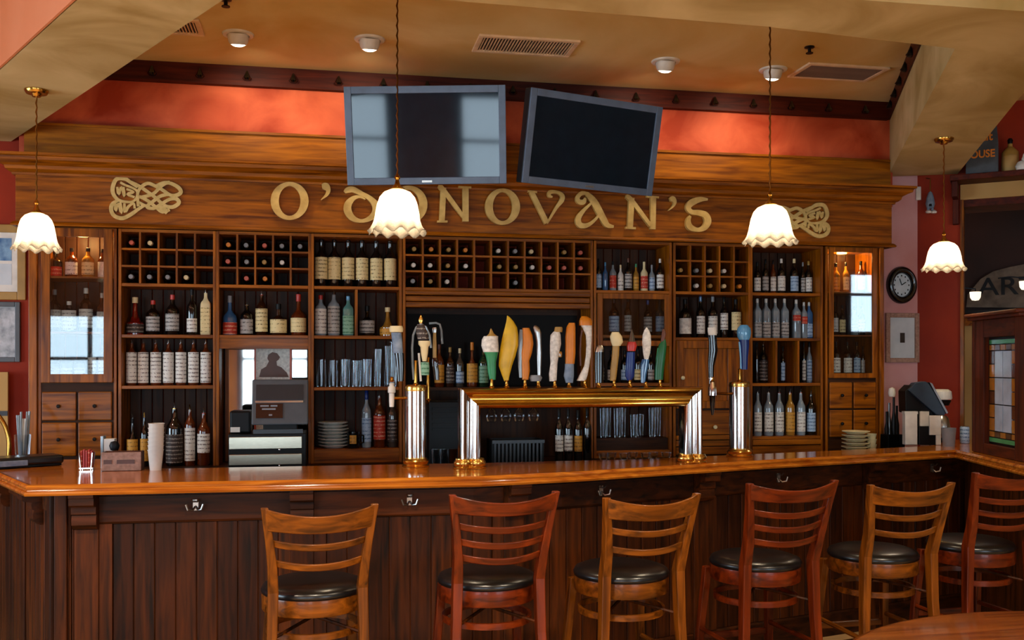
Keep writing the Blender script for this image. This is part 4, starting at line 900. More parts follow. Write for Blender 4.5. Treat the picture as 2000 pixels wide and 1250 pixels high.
# tap handles, lofted from elliptical rings: (centre px, half-width px, y px)
def loft(m, rings, c, dep, flat=.55, n=14):
    vs = []; P = len(rings)
    for (cx, hw, py) in rings:
        q_ = PLc(cx, py, c)
        for i in range(n):
            a = 2 * math.pi * i / n; r = max(hw, .3) * dep / F_PX
            vs.append((q_.x + r * math.cos(a) * CS, q_.y - r * math.cos(a) * SN + r * flat * math.sin(a), q_.z))
    fs = []
    for j in range(P - 1):
        for i in range(n): fs.append((j * n + i, j * n + (i + 1) % n, (j + 1) * n + (i + 1) % n, (j + 1) * n + i))
    fs += [tuple(range(n - 1, -1, -1)), tuple(range((P - 1) * n, P * n))]
    m.add(vs, fs)
def PLc(px, py, c): return PL(px, py, c, (CS, -SN))
HGRP = None
def handle(px, zones, label, c=None, ferrule=True, flat=.55, zbase=None):
    """zones: (part name, material, rings from bottom to top)"""
    if c is None:
        q_ = PL(px, 755, FP, FD); c = Vector((q_.x - FN.x * .005, q_.y - FN.y * .005)); zb = ZT
    else: zb = zbase
    t = thing('beer_tap', (c[0], c[1], zb), label, 'tap handle')
    dep = DEP(c[0], c[1])
    z0 = PLc(px, zones[0][2][0][2], c).z
    if ferrule:
        MB().lathe([(.014, 0), (.016, .004), (.010, .010), (.008, max(.02, z0 - zb - .004)), (.011, max(.024, z0 - zb + .004)), (0, max(.026, z0 - zb + .006))], n=12).build('ferrule', 'brass', t, True)
    for (nm, mt, rg) in zones:
        m = MB(); loft(m, rg, c, dep, flat); m.build(nm, mt, t, 50, world=True)
    return t
handle(961, [('grip', 'green', [(962, 6, 742), (961, 8, 728), (960, 9, 708), (960, 12, 694), (959, 15, 686)]), ('head', 'glass_label_white', [(959, 15, 688), (957, 17, 676), (957, 16, 664), (959, 14, 657)]), ('cone', 'tan', [(961, 12, 658), (960, 5, 652), (959, .8, 642)])], 'green tap handle with white head and tan cone')
handle(990, [('grip', 'yellow', [(989, 4, 745), (988, 7, 735), (987, 13, 715), (991, 16, 695), (995, 17, 675), (997, 15, 655), (998, 12, 640), (996, 7, 628), (993, 3, 620), (991, .8, 617)])], 'large yellow leaf-shaped tap handle', flat=.3)
handle(1026, [('grip', 'orange', [(1026, 6, 742), (1027, 8, 725), (1026, 8, 705), (1028, 11, 690), (1031, 11, 672), (1030, 10, 655), (1027, 7, 641)]), ('wing', 'gl_pale', [(1017, 3, 738), (1016, 4, 715), (1016, 5, 690), (1017, 5, 665), (1018, 3, 644)])], 'orange and white carved tap handle right of yellow leaf')
handle(1052, [('grip', 'steel', [(1053, 3, 742), (1053, 4, 715), (1053, 5, 690), (1052, 5, 668), (1050, 7, 650), (1047, 6, 640), (1045, 2, 636)]), ('medallion', 'grey', [(1046, 10, 745), (1046, 13, 738), (1046, 10, 733)])], 'slim grey metal tap handle with medallion foot')
handle(1084, [('grip', 'glass_label_white', [(1080, 7, 745), (1080, 8, 730), (1082, 7, 710), (1083, 9, 690), (1085, 11, 672), (1085, 10, 655), (1087, 6, 648)]), ('cap', 'tan', [(1090, 8, 649), (1091, 8, 643), (1091, 7, 639)]), ('badge', 'gl_gold', [(1093, 4, 698), (1093, 5, 692), (1093, 4, 687)])], 'white fish-shaped tap handle with tan cap')
handle(1112, [('bristles', 'cloth_blue', [(1112, 7, 748), (1111, 10, 735), (1112, 9, 718), (1112, 9, 711)]), ('grip', 'orange', [(1113, 9, 711), (1114, 10, 690), (1114, 10, 660), (1115, 9, 640), (1117, 6, 631)])], 'orange and gold tap handle with grey-blue foot')
handle(1143, [('grip', 'glass_label_white', [(1135, 9, 744), (1140, 8, 732), (1146, 5, 715), (1149, 5, 695), (1150, 5, 675), (1150, 6, 655), (1147, 9, 642), (1145, 11, 636)]), ('inner_edge', 'brown', [(1134, 2, 715), (1133, 2, 690), (1134, 2, 660), (1137, 2, 645)]), ('cap', 'orange', [(1144, 13, 636), (1144, 13, 628), (1143, 10, 622), (1141, 5, 618)])], 'white curved tap handle with bright orange cap')
handle(1170, [('grip', 'blackgloss', [(1170, 8, 748), (1170, 9, 720), (1170, 9, 688)]), ('cap', 'steel', [(1170, 9, 688), (1171, 8, 680), (1172, 5, 675)])], 'black square tap handle with silver top')
handle(1200, [('grip', 'tan', [(1197, 6, 744), (1199, 7, 720), (1202, 7, 695), (1203, 7, 676)]), ('head', 'cream', [(1204, 8, 676), (1205, 12, 668), (1203, 12, 658), (1202, 7, 649)])], 'tan tap handle with round cream head')
handle(1231, [('grip', 'blue', [(1229, 4, 744), (1230, 9, 735), (1231, 9, 710), (1232, 8, 688)]), ('shield', 'redcap', [(1233, 8, 686), (1234, 10, 676), (1234, 8, 668)]), ('tip', 'gl_smoke', [(1234, 7, 668), (1234, 4, 655), (1234, 1, 644)])], 'dark blue tap handle with red shield and pointed top')
handle(1262, [('stand', 'gl_blue', [(1256, 4, 748), (1257, 6, 730), (1259, 8, 712), (1261, 7, 702)]), ('grip', 'glass_label_white', [(1262, 3, 706), (1263, 7, 690), (1263, 9, 670), (1263, 8, 655), (1263, 5, 646), (1263, 1, 640)])], 'white surfboard-shaped tap handle with blue foot', flat=.35)
handle(1290, [('grip', 'deepgreen', [(1287, 8, 742), (1288, 9, 720), (1291, 9, 695), (1294, 8, 675), (1297, 3, 663)]), ('stripe', 'green', [(1283, 3, 720), (1285, 4, 700), (1287, 3, 680)]), ('tip', 'brown', [(1294, 4, 668), (1297, 5, 652), (1296, 2, 643)])], 'green slanted tap handle at right end of brass rail')
c1 = (p1.x, p1.y); zc1 = ZB(813, 752, p1.y)
hd = handle(822, [('grip', 'cream', [(829, 4, 706), (829, 7, 690), (829, 8, 678), (829, 12, 673), (829, 12, 666)]), ('emblem_panel', 'lab_dark', [(827, 11, 664), (824, 12, 650), (822, 10, 640), (822, 7, 634)]), ('finial', 'gold', [(822, 3, 632), (822, 5, 626), (822, 3, 620), (822, 1, 616)]), ('foot', 'lab_green', [(830, 8, 733), (830, 9, 720), (830, 8, 708)])], 'arched ivory tap handle with gold finial on left column', c=c1, zbase=zc1)
arch = [PLc(x, y, c1) for x, y in ((808, 742), (806, 715), (805, 680), (807, 655), (813, 640), (822, 633), (832, 639), (839, 655), (842, 680))]
MB().tube(arch, .006, 8).build('arch', 'gl_pale', hd, True, world=True)
arch2 = [PLc(x, y, c1) for x, y in ((822, 745), (820, 715), (818, 690))]
MB().tube(arch2, .006, 8).build('stem', 'white', hd, True, world=True)
c3 = (p1.x - .125, p1.y - .01)
handle(776, [('grip', 'blackgloss', [(782, 6, 745), (782, 8, 715), (780, 9, 690)]), ('panel', 'cloth_blue', [(778, 9, 690), (776, 10, 670), (774, 10, 650)]), ('cap', 'cream', [(774, 13, 649), (774, 14, 643), (774, 12, 637)])], 'dark tap handle with blue panel and cream cap', c=c3, zbase=BZ + .44)
c5 = (p1.x + .07, p1.y + .05)
handle(850, [('grip', 'tan', [(849, 4, 700), (849, 4, 675), (849, 3, 650)]), ('ferrule_tip', 'steel', [(849, 4, 650), (849, 5, 643), (849, 4, 640)]), ('sleeve', 'gl_brown', [(850, 6, 716), (850, 7, 706), (849, 5, 699)]), ('foot', 'gl_smoke', [(853, 5, 742), (852, 6, 725), (850, 6, 715)])], 'thin wooden tap handle with steel tip behind left column', c=c5, zbase=BZ + .34)
MB().tube([PLc(x, y, c5) for x, y in ((838, 632), (852, 631), (859, 634), (862, 645), (864, 672))], .006, 8).build('hook_arm', 'gl_pale', [o for o in bpy.data.objects if o.get('label', '').startswith('thin wooden')][0], True, world=True)
m = MB().tube([(c5[0] - .05, c5[1] - .03, BZ + .33), (c5[0], c5[1], BZ + .33), (c5[0], c5[1], BZ + .345)], .009, 8); m.build('pipe', 'bronze', T1, True, world=True)
p2 = T2.location; c2 = (p2.x, p2.y); zc2 = ZB(1449, 745, p2.y)
handle(1453, [('grip', 'blue', [(1454, 6, 722), (1454, 7, 700), (1454, 9, 675), (1453, 10, 664)]), ('edge', 'skyblue', [(1447, 2, 722), (1447, 2, 700), (1445, 3, 668)]), ('head', 'skyblue', [(1453, 9, 666), (1453, 13, 658), (1453, 14, 650), (1453, 13, 642), (1453, 7, 635)])], 'dark blue tap handle with glittering blue ball on right column', c=c2, zbase=zc2)
c4 = (p2.x - .18, p2.y - .03)
handle(1391, [('grip', 'blackgloss', [(1389, 5, 738), (1389, 6, 715), (1391, 8, 700), (1393, 9, 685), (1392, 8, 668), (1391, 9, 655)]), ('cap', 'white', [(1392, 8, 657), (1391, 9, 648), (1391, 9, 640)]), ('neck', 'chrome', [(1389, 4, 752), (1389, 5, 738)])], 'black curved tap handle with white cap beside right column', c=c4, zbase=BZ + .43)

# ------------------------------------------------------------------ cash register
RY = 5.96
rx0, rx1 = XB(446, RY), XB(598, RY)
rg = thing('cash_register', ((rx0 + rx1) / 2, RY + .15, CZ), 'black cash register with grey monitor and two steel drawers', 'cash register')
zt = ZB(520, 848, RY)
MB().box(rx0, rx1, RY, RY + .33, CZ, zt).build('drawer_case', 'black', rg, world=True, bevel=.004)
zA, zB_, zC, zD = ZB(520, 908, RY), ZB(520, 887, RY), ZB(520, 877, RY), ZB(520, 853, RY)
for (z0, z1) in ((max(zA, CZ + .006), zB_), (zC, zD)):
    dq = MB().box(rx0 + .005, XB(590, RY), RY - .012, RY, z0, z1).build('drawer', 'brushed', rg, world=True, bevel=.003)
    q = XB(546, RY); MB().lathe([(0, -.006), (.006, -.005), (.006, 0)], (q, RY - .012, z0 - .006), n=10, axis='y').build('lock', 'chrome', dq, True, world=True)
sx0, sx1 = XB(491, RY + .02), XB(602, RY + .02); sz0, sz1 = ZB(545, 830, RY + .02), ZB(545, 742, RY + .02)
def tilted(m, x0, x1, z0, z1, y0, y1, k=.25, zr=None):
    zr = sz0 if zr is None else zr
    m.box(x0, x1, y0, y1, z0, z1)
    for i in range(len(m.v) - 8, len(m.v)): m.v[i].y += (m.v[i].z - zr) * k
    return m
sc_ = tilted(MB(), sx0, sx1, sz0, sz1, RY + .02, RY + .08).build('monitor', 'midgrey', rg, world=True, bevel=.008)
tilted(MB(), sx0 + .025, sx1 - .03, sz0 + (sz1 - sz0) * .55, sz1 - .03, RY + .012, RY + .02).build('screen', 'darkgrey', sc_, world=True)
tilted(MB(), sx0 + .02, sx1 - .03, sz0 + (sz1 - sz0) * .49, sz0 + (sz1 - sz0) * .53, RY + .01, RY + .02).build('trim_strip', 'steel', sc_, world=True)
tilted(MB(), sx0 + .025, sx1 - .15, sz0 + .04, sz0 + (sz1 - sz0) * .47, RY + .012, RY + .02).build('card_panel', 'blackgloss', sc_, world=True)
for (u0, u1, v) in ((.05, .10, .40), (.11, .15, .40), (.06, .14, .33), (.10, .12, .2)): tilted(MB(), sx0 + u0, sx0 + u1, sz0 + (sz1 - sz0) * v, sz0 + (sz1 - sz0) * v + .010, RY + .009, RY + .012).build('mark', 'gl_pale', sc_, world=True)
MB().box((sx0 + sx1) / 2 - .1, (sx0 + sx1) / 2 + .1, RY + .05, RY + .2, zt, sz0 + .02).build('stand', 'black', rg, world=True, bevel=.005)
MB().box(sx0 + .01, sx0 + .30, RY + .02, RY + .05, zt, zt + .025).build('keypad', 'darkgrey', rg, world=True)
pr = thing('receipt_printer', (XB(468, RY + .1), RY + .15, zt), 'black receipt printer with white paper left of the monitor', 'printer')
px0, px1 = XB(443, RY + .04), XB(489, RY + .04)
MB().box(max(px0, rx0 + .002), px1, RY + .05, RY + .23, zt + .002, ZB(466, 803, RY + .05)).build('casing', 'black', pr, world=True, bevel=.012)
MB().box(max(px0, rx0 + .004) + .004, px0 + .075, RY + .04, RY + .05, zt + .01, zt + .04).build('paper', 'white', pr, world=True)
# picture standing in front of the mirror
pc = thing('standing_picture', (XB(533, 6.5), 6.5, CZ), 'small pale picture with dark silhouette leaning behind register', 'picture')
ux0, ux1 = XB(500, 6.5), XB(566, 6.5); uz0, uz1 = CZ, ZB(533, 678, 6.5)
MB().box(ux0, ux1, 6.5, 6.512, uz0, uz1).build('mount', 'glass_label_white', pc, world=True)
def pic(px, py): q_ = PY(px, py, 6.5); return (q_.x, q_.z)
MB().prism_xz([pic(*a) for a in ((506, 737), (510, 722), (520, 716), (525, 706), (522, 700), (524, 693), (532, 688), (541, 690), (547, 698), (544, 703), (540, 706), (541, 714), (550, 718), (560, 728), (564, 737))], 6.4985, 6.4999).build('silhouette', 'brown', pc, world=True)
for (x0, x1, z0, z1) in ((ux0 - .012, ux0, uz0, uz1 + .012), (ux1, ux1 + .012, uz0, uz1 + .012), (ux0, ux1, uz1, uz1 + .012)): MB().box(x0, x1, 6.494, 6.514, z0, z1).build('frame_bar', 'pink', pc, world=True)

# ------------------------------------------------------------------ things on the bar
q = PZ(58, 911, BZ)
fo = thing('zip_folder', (q.x, q.y, BZ), 'black padded folder lying on left end of bar', 'folder', rz=.55)
MB().box(-.17, .15, -.07, .10, .012, .055).build('cover', 'vinyl', fo, bevel=.012)
MB().box(-.17, .14, -.06, .09, 0, .013).build('lower_cover', 'black', fo, bevel=.004)
MB().box(-.165, -.03, -.078, -.07, .012, .04).build('pocket', 'cloth_blue', fo, bevel=.003)
q = PZ(44, 903, BZ)
sg = thing('straw_glass', (q.x, q.y, BZ), 'clear glass holding pale straws behind the black folder', 'glass')
MB().lathe([(0, 0), (.033, 0), (.042, .15), (.039, .15), (.030, .008), (0, .008)], n=18).build('glass_body', 'drinkglass', sg, True)
for k in range(9):
    a = k * 2.4; r = .012 + .013 * (k % 3) / 2
    MB().tube([(r * math.cos(a) * .7, r * math.sin(a) * .7, .01), (r * math.cos(a) * 1.4, r * math.sin(a) * 1.4, .235 + .02 * (k % 3))], .006, 6).build('straw', 'gl_pale' if k % 3 else 'white', sg, True)
q = PZ(4, 900, BZ)
sp = thing('swan_spout', (q.x - .03, q.y, BZ), 'curved polished brass spout at left edge of bar', 'tap')
cc = (q.x, q.y)
MB().tube([PL(x, y, cc, (CS, -SN)) for x, y in smooth_path([(17, 899), (18, 880), (17, 858), (12, 838), (4, 822), (-8, 808), (-24, 800)], 4)], .012, 10).build('spout', 'brass', sp, True, world=True)
MB().lathe([(.028, 0), (.03, .006), (.018, .016), (.013, .03)], (PL(17, 899, cc, (CS, -SN)).x - q.x + .03, PL(17, 899, cc, (CS, -SN)).y - q.y, 0), n=16).build('foot', 'brass', sp, True)
q = PZ(170, 917, BZ)
rp = thing('sugar_caddy', (q.x, q.y, BZ), 'clear caddy of red sugar packets left of wicker box', 'caddy')
for sx in (-.03, .03):
    for sy in (-.02, .02): MB().tube([(sx * .8, sy, 0), (sx * 1.05, sy * 1.1, .085)], .004, 6).build('post', 'chrome', rp, True)
MB().box(-.032, .032, -.024, .024, .004, .010).build('tray', 'chrome', rp)
for k in range(5): MB().box(-.028 + k * .012, -.019 + k * .012, -.02, .02, .011, .095 + .006 * (k % 2)).build('packet', 'redcap' if k % 3 else 'lab_red', rp, bevel=.001, seg=1)
q = PZ(206, 915, BZ)
nh = thing('menu_stand', (q.x, q.y + .02, BZ), 'small upright pale card stand beside red packets', 'card stand')
MB().box(-.022, -.008, -.03, .03, 0, .165).build('card', 'gl_pale', nh, bevel=.002)
MB().box(-.007, .045, -.028, .028, 0, .15).build('napkins', 'white', nh, bevel=.002)
MB().lathe([(0, 0), (.02, .01), (.026, .03), (.018, .05), (0, .055)], (.045, -.03, .085), n=12).build('clip', 'black', nh, True)
q0 = PZ(197, 921, BZ); q1 = PZ(274, 920, BZ)
wb = thing('wicker_box', ((q0.x + q1.x) / 2, q0.y + .01, BZ), 'tan woven open box on bar beside plastic cups', 'box')
L_ = (q1.x - q0.x) / 2
for (x0, x1, y0, y1) in ((-L_, L_, -.005, .003), (-L_, L_, .085, .093), (-L_, -L_ + .008, .003, .085), (L_ - .008, L_, .003, .085)): MB().box(x0, x1, y0, y1, 0, .092).build('side', 'wicker' if y0 < 0 else 'brown', wb, bevel=.003)
MB().box(-L_ + .008, L_ - .008, .003, .085, 0, .006).build('base', 'wicker', wb)
for (x0, x1) in ((-L_ + .012, -L_ + .05), (-.02, L_ - .03)): MB().box(x0, x1, -.008, -.005, .035, .055).build('handle_slot', 'brown', wb)
q = PZ(304, 918, BZ); src = None
for k in range(7):
    h = .10
    if src is None:
        src = MB().lathe([(0, 0), (.028, 0), (.038, h), (.040, h), (.040, h + .003), (.0374, h), (.0272, .004), (0, .004)], n=20).build('plastic_cup', 'gl_pale', None, True); o = src
        src.data.materials.clear(); src.data.materials.append(MATS['white'])
    else: o = src.copy(); COL.objects.link(o)
    o.location = (q.x + .0006 * k, q.y, BZ + .022 * k)
    tag(o, ['bottom cup', 'second cup up', 'third cup up', 'fourth cup up', 'fifth cup up', 'sixth cup up', 'top cup'][k] + ' of the white plastic stack beside wicker box', 'cup', 'stacked plastic cups')
# right end of the bar
q = PZ(1808, 868, BZ)
ps = thing('card_terminal', (q.x, q.y, BZ), 'black sales terminal with slanted blue-grey panel at bar right end', 'terminal')
cq = (q.x, q.y + .06); DV = (CS, -SN)
def cp(px, py): return PL(px, py, cq, DV)
def slab(m, pts, t0, t1):
    """polygon given in photo pixels on the terminal's plane, with thickness along the view normal"""
    n = len(pts); P = [cp(*a) for a in pts]; nv = Vector((SN, CS, 0))
    m.add([p_ + nv * t0 for p_ in P] + [p_ + nv * t1 for p_ in P], [tuple(range(n - 1, -1, -1)), tuple(range(n, 2 * n))] + [(i, (i + 1) % n, n + (i + 1) % n, n + i) for i in range(n)]); return m
slab(MB(), [(1772, 762), (1785, 748), (1806, 745), (1814, 752), (1846, 806), (1841, 812), (1826, 810)], -.02, .05).build('panel', 'terminal_blue', ps, world=True, bevel=.004)
slab(MB(), [(1768, 764), (1780, 752), (1800, 772), (1824, 812), (1800, 815), (1769, 806)], .0, .12).build('body', 'black', ps, world=True, bevel=.004)
slab(MB(), [(1812, 747), (1817, 749), (1848, 806), (1845, 808)], -.03, .045).build('edge', 'steel', ps, world=True)
mb_ = slab(MB(), [(1790, 812), (1829, 812), (1829, 874), (1787, 874)], .01, .12)
for v_ in mb_.v: v_.z = max(v_.z, BZ)
mb_.build('base', 'black', ps, world=True, bevel=.004)
def upright(px0, px1, py0, py1, o0, o1):
    """upright block facing the camera: photo-pixel rectangle at distance o0..o1 in front of the terminal"""
    c_ = Vector((cq[0], cq[1])) - Vector((SN, CS)) * o1; P = [PL(a, b, c_, DV) for a, b in ((px0, py1), (px1, py1), (px1, py0), (px0, py0))]; nv = Vector((SN, CS, 0)) * (o1 - o0)
    for p_ in P: p_.z = max(p_.z, BZ)
    return MB().add([p_ for p_ in P] + [p_ + nv for p_ in P], [(3, 2, 1, 0), (4, 5, 6, 7), (0, 1, 5, 4), (1, 2, 6, 5), (2, 3, 7, 6), (3, 0, 4, 7)])
nk = thing('napkin_block', (cq[0] - .1, cq[1] - .08, BZ), 'tall white paper napkin pile left of the sales terminal base', 'napkins')
upright(1768, 1792, 808, 880, .05, .10).build('napkin_stack', 'white', nk, world=True, bevel=.003); upright(1767, 1793, 804, 809, .05, .10).build('top_napkin', 'white', nk, world=True)
nc = thing('napkin_caddy', (cq[0], cq[1] - .1, BZ), 'black napkin caddy with white folded napkins before the sales terminal', 'caddy')
upright(1795, 1831, 833, 880, .05, .11).build('caddy_box', 'black', nc, world=True, bevel=.003)
upright(1797, 1815, 804, 836, .055, .075).build('folded_napkin', 'white', nc, world=True, bevel=.002); upright(1816, 1838, 812, 850, .111, .125).build('folded_napkin', 'white', nc, world=True, bevel=.002)
upright(1829, 1838, 850, 880, .111, .125).build('folded_napkin', 'white', nc, world=True, bevel=.002)
q = PZ(1848, 866, BZ); cf = thing('coffee_maker', (q.x + .03, q.y + .12, BZ), 'white and black coffee machine behind the sales terminal', 'coffee machine')
MB().box(-.06, .07, -.05, .07, 0, .03).build('base', 'black', cf, bevel=.006)
MB().box(-.06, -.02, -.04, .07, .03, .30).build('column', 'black', cf, bevel=.006)
MB().lathe([(0, .36), (.05, .36), (.07, .345), (.075, .30), (.07, .29), (0, .29)][::-1], (.01, 0, 0), n=20).build('head', 'white', cf, True)
MB().lathe([(0, .25), (.05, .25), (.065, .285), (0, .29)], (.015, 0, 0), n=18).build('filter_basket', 'black', cf, True)
MB().lathe([(0, .03), (.05, .03), (.058, .08), (.045, .16), (.03, .18), (0, .18)], (.02, 0, 0), n=18).build('jug', 'steel', cf, True)
q = PZ(1853, 872, BZ); o = MB().lathe([(0, 0), (.036, 0), (.045, .12), (.043, .12), (.033, .006), (0, .006)], n=20).build('grey_tub', 'grey', None, True); o.location = (q.x, q.y, BZ); tag(o, 'grey plastic tub right of the sales terminal', 'tub')
q = PZ(1884, 866, BZ); cn = thing('drink_can', (q.x, q.y, BZ), 'blue and white drink can beside stained-glass screen', 'can')
MB().lathe([(0, 0), (.026, 0), (.03, .006), (.03, .105), (.026, .112), (0, .112)], n=18).build('can_body', 'lab_blue', cn, True)
MB().lathe([(.026, .1125), (.0265, .115), (0, .114)], n=18).build('lid', 'steel', cn, True)
plate_stack(XB(1671, 6.08), 6.08, CZ, 7, .092, .026, 'cream stack near the right cabinet', 'cream plates near the right cabinet')
for o in bpy.data.objects:
    if o.get('group') == 'cream plates near the right cabinet' and o.data.materials[0] != MATS['cream']: o.data.materials.clear(); o.data.materials.append(MATS['cream'])
for k in range(4):
    o = MB().lathe([(0, 0), (.022, 0), (.034, .05), (.032, .05), (.02, .004), (0, .004)], n=18).build('coffee_cup', 'cream', None, True); o.location = (XB(1704, 6.05), 6.06, CZ + .036 * k)
    tag(o, ['lowest', 'second', 'third', 'topmost'][k] + ' cream cup of the stack right of cream plates', 'cup', 'cream cups')
q = PZ(1742, 862, BZ); ca = thing('bottle_caddy', (XB(1742, 6.2), 6.2, CZ), 'dark cluster of bar tools against daylit red wall', 'bar caddy')
MB().box(-.06, .07, -.05, .05, 0, .14).build('caddy_box', 'black', ca, bevel=.004)
for k, (x, h, mt) in enumerate(((-.04, .30, 'black'), (-.015, .36, 'gl_smoke'), (.015, .40, 'iron'), (.045, .34, 'black'))): MB().lathe([(.016, .02), (.016, h * .6), (.008, h * .75), (.008, h), (0, h)], (x, .01 * (k % 2), 0), n=10).build('tool', mt, ca, True)
MB().lathe([(0, .40), (.02, .405), (.026, .43), (.02, .46), (0, .47)], (.0, 0, 0), n=12).build('scoop', 'white', ca, True)
# loose paper mats on the back counter
for (x, lb) in ((1530, 'dark flat tray on back counter below bottle shelves'),):
    o = MB().box(-.18, .18, -.04, .04, 0, .012).build('counter_tray', 'black', None, bevel=.003); o.location = (XB(x, 6.0), 6.0, CZ); tag(o, lb, 'tray')

# ------------------------------------------------------------------ stained-glass screen on the bar's right end
G0 = Vector((3.90, 5.24)); GD = Vector((-0.25, -0.968)).normalized(); GN = Vector((GD.y, -GD.x))     # GN points to the viewer's left side
wood('screen_y', '#34140a', '#62280e', 'y', 0.5, 0.0, 0.1, spec=0.2); wood('screen_z', '#34140a', '#62280e', 'z', 0.5, 0.0, 0.1, spec=0.2)
gs = thing('glass_screen', (G0.x, G0.y, BZ), 'wooden screen with leaded stained-glass panel on right end of bar', 'screen')
def ga(px): p = PL(px, 740, G0, GD); return (p.xy - G0).dot(GD)
GM = PL(1962, 740, G0, GD)
def gz(py): return PL(1962, py, G0, GD).z
def gbox(a_0, a_1, z0, z1, t0, t1, nm, mt, par, bev=0.0):
    p0 = G0 + GD * a_0; p1_ = G0 + GD * a_1
    return MB().obox(p0, p1_, -t1, -t0, z0, z1).build(nm, mt, par, world=True, bevel=bev)
A0, A1 = ga(1913), ga(2012); g0, g1 = ga(1934), ga(1989); zt0, zt1 = gz(662), gz(868)
ztop = gz(622)
gbox(A0, g0 - .02, BZ, ztop, -.03, .03, 'stile', 'screen_z', gs, .004); gbox(g1 + .02, A1, BZ, ztop, -.03, .03, 'stile', 'screen_z', gs, .004)
gbox(g0 - .02, g1 + .02, zt0 + .012, ztop, -.03, .03, 'rail', 'screen_y', gs, .004); gbox(g0 - .02, g1 + .02, BZ, zt1 - .012, -.03, .03, 'rail', 'screen_y', gs, .004)
gbox(A0 - .035, A1, ztop, ztop + .018, -.06, .06, 'cornice', 'screen_y', gs, .004); gbox(A0 - .05, A1, ztop + .018, ztop + .04, -.075, .075, 'cornice', 'screen_y', gs, .006)
for (aa, ab) in ((A0 - .03, A0), ): gbox(aa, ab, BZ, ztop, -.035, .035, 'end_post', 'screen_z', gs, .006)
gbox(g0 - .02, g1 + .02, zt1 - .012, zt0 + .012, -.006, -.002, 'lead_backing', 'iron', gs)
H_ = zt0 - zt1; W_ = g1 - g0
def gp(u0, u1, v0, v1, mt, nm='glass_piece'):
    gbox(g0 + W_ * u0 + .004, g0 + W_ * u1 - .004, zt1 + H_ * v0 + .003, zt1 + H_ * v1 - .003, -.002, .006, nm, mt, gs)
plain('sg_green', '#4a9a5a', 0.15, coat=.5); plain('sg_amber', '#b06a1c', 0.15, coat=.5); plain('sg_clear_sheen', '#b8c4d4', 0.12, coat=.5); plain('sg_brown', '#5a2c10', 0.15, coat=.5)
gp(0, 1, 0, .05, 'sg_green'); gp(0, 1, .95, 1, 'sg_green')
for i in range(5): gp(i / 5, (i + 1) / 5, .05, .11, ('sg_amber', 'sg_brown')[i % 2]); gp(i / 5, (i + 1) / 5, .89, .95, ('sg_amber', 'sg_brown')[i % 2])
for j in range(6):
    for (u0, u1) in ((0, .2), (.8, 1)): gp(u0, u1, .11 + .13 * j, .11 + .13 * (j + 1), ('sg_amber', 'sg_amber', 'sg_brown')[(j + int(u0 * 2)) % 3])
for j in range(3):
    for i in range(2): gp(.2 + .3 * i, .5 + .3 * i, .11 + .26 * j, .11 + .26 * (j + 1), 'sg_clear_sheen')  # pale blue base colour holds the window reflection in the clear panes

# ------------------------------------------------------------------ televisions
def tv(loc, rv, label, k=1.0):
    W, Hh = .95 * k, .57 * k; v = Vector(rv); loc = (loc[0] * k, loc[1] * k, CAM_H + (loc[2] - CAM_H) * k)
    t = thing('television', loc, label, 'television')
    t.rotation_euler = Matrix.Rotation(v.length, 3, v.normalized()).to_euler()
    bz = .042
    c_ = MB().box(-W / 2, W / 2, 0, .075, -Hh / 2, Hh / 2).build('casing', 'tv_back', t, bevel=.006)
    for (x0, x1, z0, z1) in ((-W / 2, -W / 2 + bz, -Hh / 2, Hh / 2), (W / 2 - bz, W / 2, -Hh / 2, Hh / 2), (-W / 2 + bz, W / 2 - bz, Hh / 2 - bz, Hh / 2), (-W / 2 + bz, W / 2 - bz, -Hh / 2, -Hh / 2 + bz)):
        MB().box(x0, x1, -.014, -.0005, z0, z1).build('bezel', 'tv_frame', t, bevel=.003)
    MB().box(-W / 2 + bz, W / 2 - bz, -.006, -.0005, -Hh / 2 + bz, Hh / 2 - bz).build('screen', 'tv_screen', t)
    MB().box(-.03, .03, -.016, -.014, -Hh / 2 + .012, -Hh / 2 + .024).build('badge', 'steel', t)
    MB().box(-.12, .12, .075, .10, -.12, .12).build('mount_plate', 'black', t)
    return t
tl = tv((.593, 5.762, 2.958), (.18, -.029, -.188), 'wall television reflecting bright windows, above the lettering')
t_r = tv((1.67, 5.939, 2.994), (.205, .041, .251), 'plain dark wall television tilted towards the right', .965)
for (t, x) in ((tl, .70), (t_r, 1.62)):
    inv = t.matrix_basis.inverted(); p0 = t.matrix_basis @ Vector((0, .09, 0))
    for nm, m in (('arm', MB().tube([p0, (x, 6.15, 2.97), (x + .03, UY - .06, 2.97)], .02, 8)), ('wall_plate', MB().box(x - .05, x + .11, 6.37, 6.3985, 2.87, 3.05))):
        m.v = [inv @ v for v in m.v]; m.build(nm, 'black', t)
# ------------------------------------------------------------------ pendant lamps
def shade_mesh(R, Hs):
    prof = [(.10, 1.0), (.30, .985), (.50, .93), (.66, .82), (.76, .66), (.82, .48), (.86, .32), (.90, .20), (.96, .10), (1.04, .02), (1.08, 0.0)]
    n = 72; vs = []; fs = []
    for th_ in (0.0,):
        for (r, z) in prof:
            k = max(0.0, (0.40 - z) / 0.40)
            for i in range(n):
                a = 2 * math.pi * i / n
                rr = R * r * (1 + .055 * k * math.sin(12 * a) + .012 * k * math.sin(24 * a)) - th_; zz = Hs * z + Hs * .05 * k * k * math.sin(12 * a + 1.2)
                vs.append((rr * math.cos(a), rr * math.sin(a), zz))
    P = len(prof)
    for s_ in range(1):
        for j in range(P - 1):
            for i in range(n):
                a_ = s_ * P * n + j * n + i; b_ = s_ * P * n + j * n + (i + 1) % n; q_ = (a_, b_, b_ + n, a_ + n)
                fs.append(q_ if s_ else q_[::-1])
    m = MB(); m.v = [Vector(q_) for q_ in vs]; m.f = fs; return m
